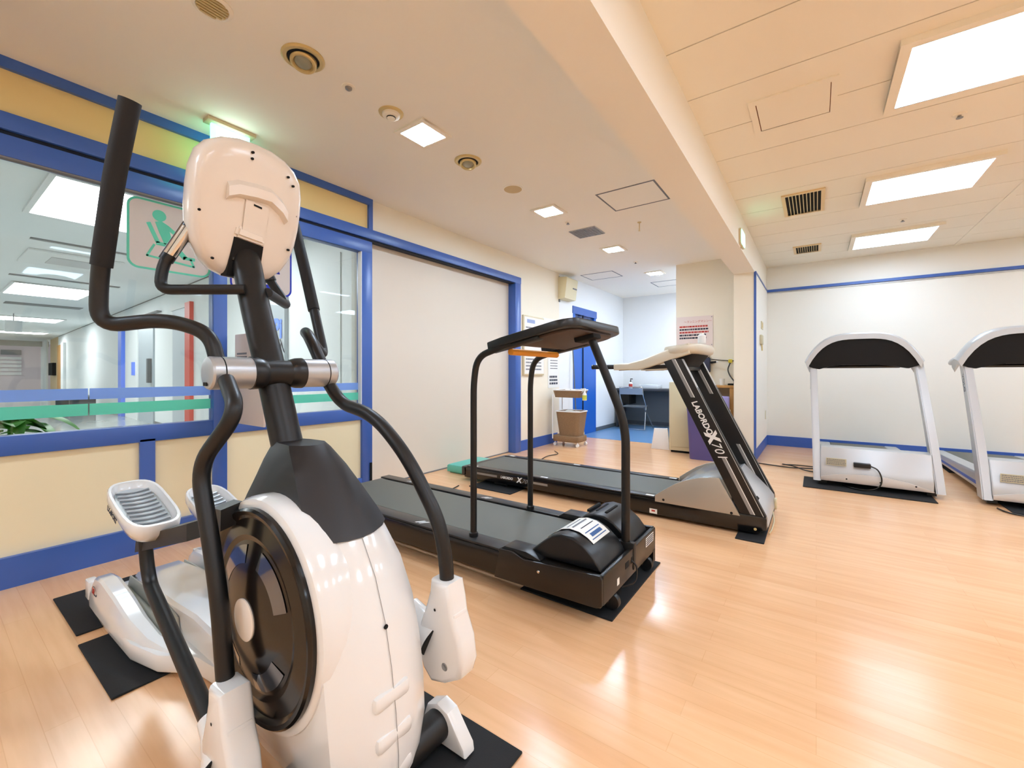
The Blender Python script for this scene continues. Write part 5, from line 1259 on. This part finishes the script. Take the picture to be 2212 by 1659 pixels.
# bins and cabinet beside the column wall
t = thing('beige_cabinet', (-1.44, 6.06, 0), 'tall beige cabinet standing against the cream wall beside the blue purple bin', 'cabinet')
bm = bnew(); add_prism(bm, rrect(-1.605, -1.30, 5.86, 6.33, .04), 'z', .03, .93, .006); build('cabinet_body', bm, M_BEIGE, t, smooth=40)
box('plinth', -1.58, -1.32, 5.89, 6.32, 0, .03, M_DARK, t); box('cabinet_door', -1.57, -1.335, 5.852, 5.862, .08, .90, M_BEIGE, t, bev=.003)
t = thing('low_white_screen', (-1.76, 6.02, 0), 'low white screen board beside the beige cabinet at the annex step', 'screen')
bm = bnew(); add_prism(bm, [(-1.875, .0), (-1.835, .285), (-1.655, .295), (-1.62, .0)], 'y', 5.99, 6.02, .004); build('screen_board', bm, M_LET, t)
box('screen_stay', -1.85, -1.82, 6.02, 6.16, 0, .10, M_DARK, t)
t = thing('purple_bin', (-1.12, 5.72, 0), 'blue purple waste bin behind the slanting posts', 'bin')
secs = [[(x, y, z) for x, y in rrect(-1.30 + g, -.90 - g, 5.50 + g, 5.80 - g, .05)] for z, g in ((0, .03), (.01, .028), (.58, .004), (.60, 0), (.63, 0))]
inn = [[(x, y, z) for x, y in rrect(-1.30 + g, -.90 - g, 5.50 + g, 5.80 - g, .04)] for z, g in ((.63, .012), (.05, .04))]
bm = bnew(); add_loft(bm, secs + inn); build('bin_body', bm, M_PURPLE, t, smooth=40)
bm = bnew(); add_loft(bm, [[(x, y, z) for x, y in rrect(-1.28, -.92, 5.52, 5.78, .04)] for z in (.55, .60)]); build('bin_liner', bm, M_DARK, t)
# small wooden table against the wall with things on it
t = thing('wooden_table', (-1.03, 6.12, 0), 'small pine table between the column and the beige cabinet', 'table')
box('table_top', -1.27, -.84, 5.95, 6.32, .865, .893, M_WOOD, t, bev=.003)
for x in (-1.26, -.885):
    for y in (5.96, 6.27): box('leg', x, x + .045, y, y + .045, 0, .866, M_WOOD, t)
box('shelf', -1.26, -.85, 5.97, 6.31, .38, .40, M_WOOD, t)
t = thing('paper_cup', (-1.0, 6.15, .893), 'pale cup on the pine table', 'cup')
lathe('cup_body', [(.026, 0), (.034, .085), (.031, .085), (.024, .01)], (-1.0, 6.15, .893), M_PAPER, t, n=20)
t = thing('dark_adapter', (-.89, 6.18, .893), 'small dark adapter box on the corner of the pine table', 'adapter')
box('adapter_body', -.935, -.85, 6.14, 6.22, .8935, .915, M_DARK, t, bev=.004)
t = thing('blood_pressure_cuff', (-1.22, 6.25, 1.05), 'dark navy device hanging on the cream wall behind the console', 'device')
box('device_body', -1.29, -1.17, 6.26, 6.335, 1.06, 1.26, mat('navy_plastic', (34, 42, 70), .5, bump=.04), t, bev=.015)
tube('device_arm', [(-1.18, 6.29, 1.19), (-1.09, 6.26, 1.20)], .014, M_DARK, t, n=10); lathe('device_knob', [(.014, 0), (.014, .02)], (-1.09, 6.26, 1.20), M_LET, t, axis='x', n=12)
box('device_hook', -1.27, -1.19, 6.30, 6.339, 1.25, 1.30, M_DARK, t)
cord([(-1.17, 6.32, 1.24), (-1.05, 6.325, 1.225), (-.93, 6.325, 1.215), (-.835, 6.325, 1.21)], .005, 'thin black cable strung along the cream wall')
cord([(-.93, 6.32, 1.19), (-.955, 6.30, 1.10), (-.93, 6.28, 1.02), (-.88, 6.25, .95), (-.87, 6.2, .918)], .008, 'thick black cable drooping from the yellow tie to the table')
t = tag(box('yellow_tie', -.955, -.905, 6.305, 6.335, 1.185, 1.235, mat('yellow_tie', (216, 196, 60), .5, bump=.05), bev=.012), 'yellow tie bundling the cables on the cream wall', 'cable tie')
cord([(-1.16, 5.90, .66), (-1.10, 5.91, .60), (-1.07, 5.925, .66), (-1.04, 5.935, .76), (-1.02, 5.94, .86)], .008, 'black cable hanging in front of the pine table')
t = thing('folded_cloth', (-.95, 5.95, .4), 'lavender cloth hanging at the table end above the bin', 'cloth')
bm = bnew(); add_box(bm, -1.0, -.88, 5.90, 5.945, .58, .76, .02, 3); build('cloth_fold', bm, mat('lavender_cloth', (160, 152, 206), .8, bump=.2), t)
box('white_cloth_edge', -.93, -.87, 5.895, 5.94, .48, .60, M_PAPER, t, bev=.012)
# switches and phone on the column side
t = thing('light_switch', (-.58, 6.5, 1.65), 'cream switch plate on the white column side, above the wall phone', 'switch')
box('switch_plate', -.588, -.578, 6.44, 6.64, 1.63, 1.73, M_CREAMP, t, bev=.002); box('switch_key', -.579, -.573, 6.50, 6.54, 1.65, 1.71, M_GOLD, t)
t = thing('wall_phone', (-.57, 6.35, 1.38), 'small cream wall phone with hanging keys under the switch plate', 'wall phone')
box('phone_body', -.588, -.560, 6.28, 6.46, 1.42, 1.54, M_BEIGE, t, bev=.006); tube('phone_cord', [(-.57, 6.36, 1.42), (-.568, 6.37, 1.34)], .008, M_GOLD, t, n=8)
t = tag(box('wall_outlet', -.588, -.582, 7.0, 7.05, .40, .52, M_BEIGE, bev=.001), 'narrow cream outlet low on the column side', 'outlet')
bpy.context.view_layer.update()
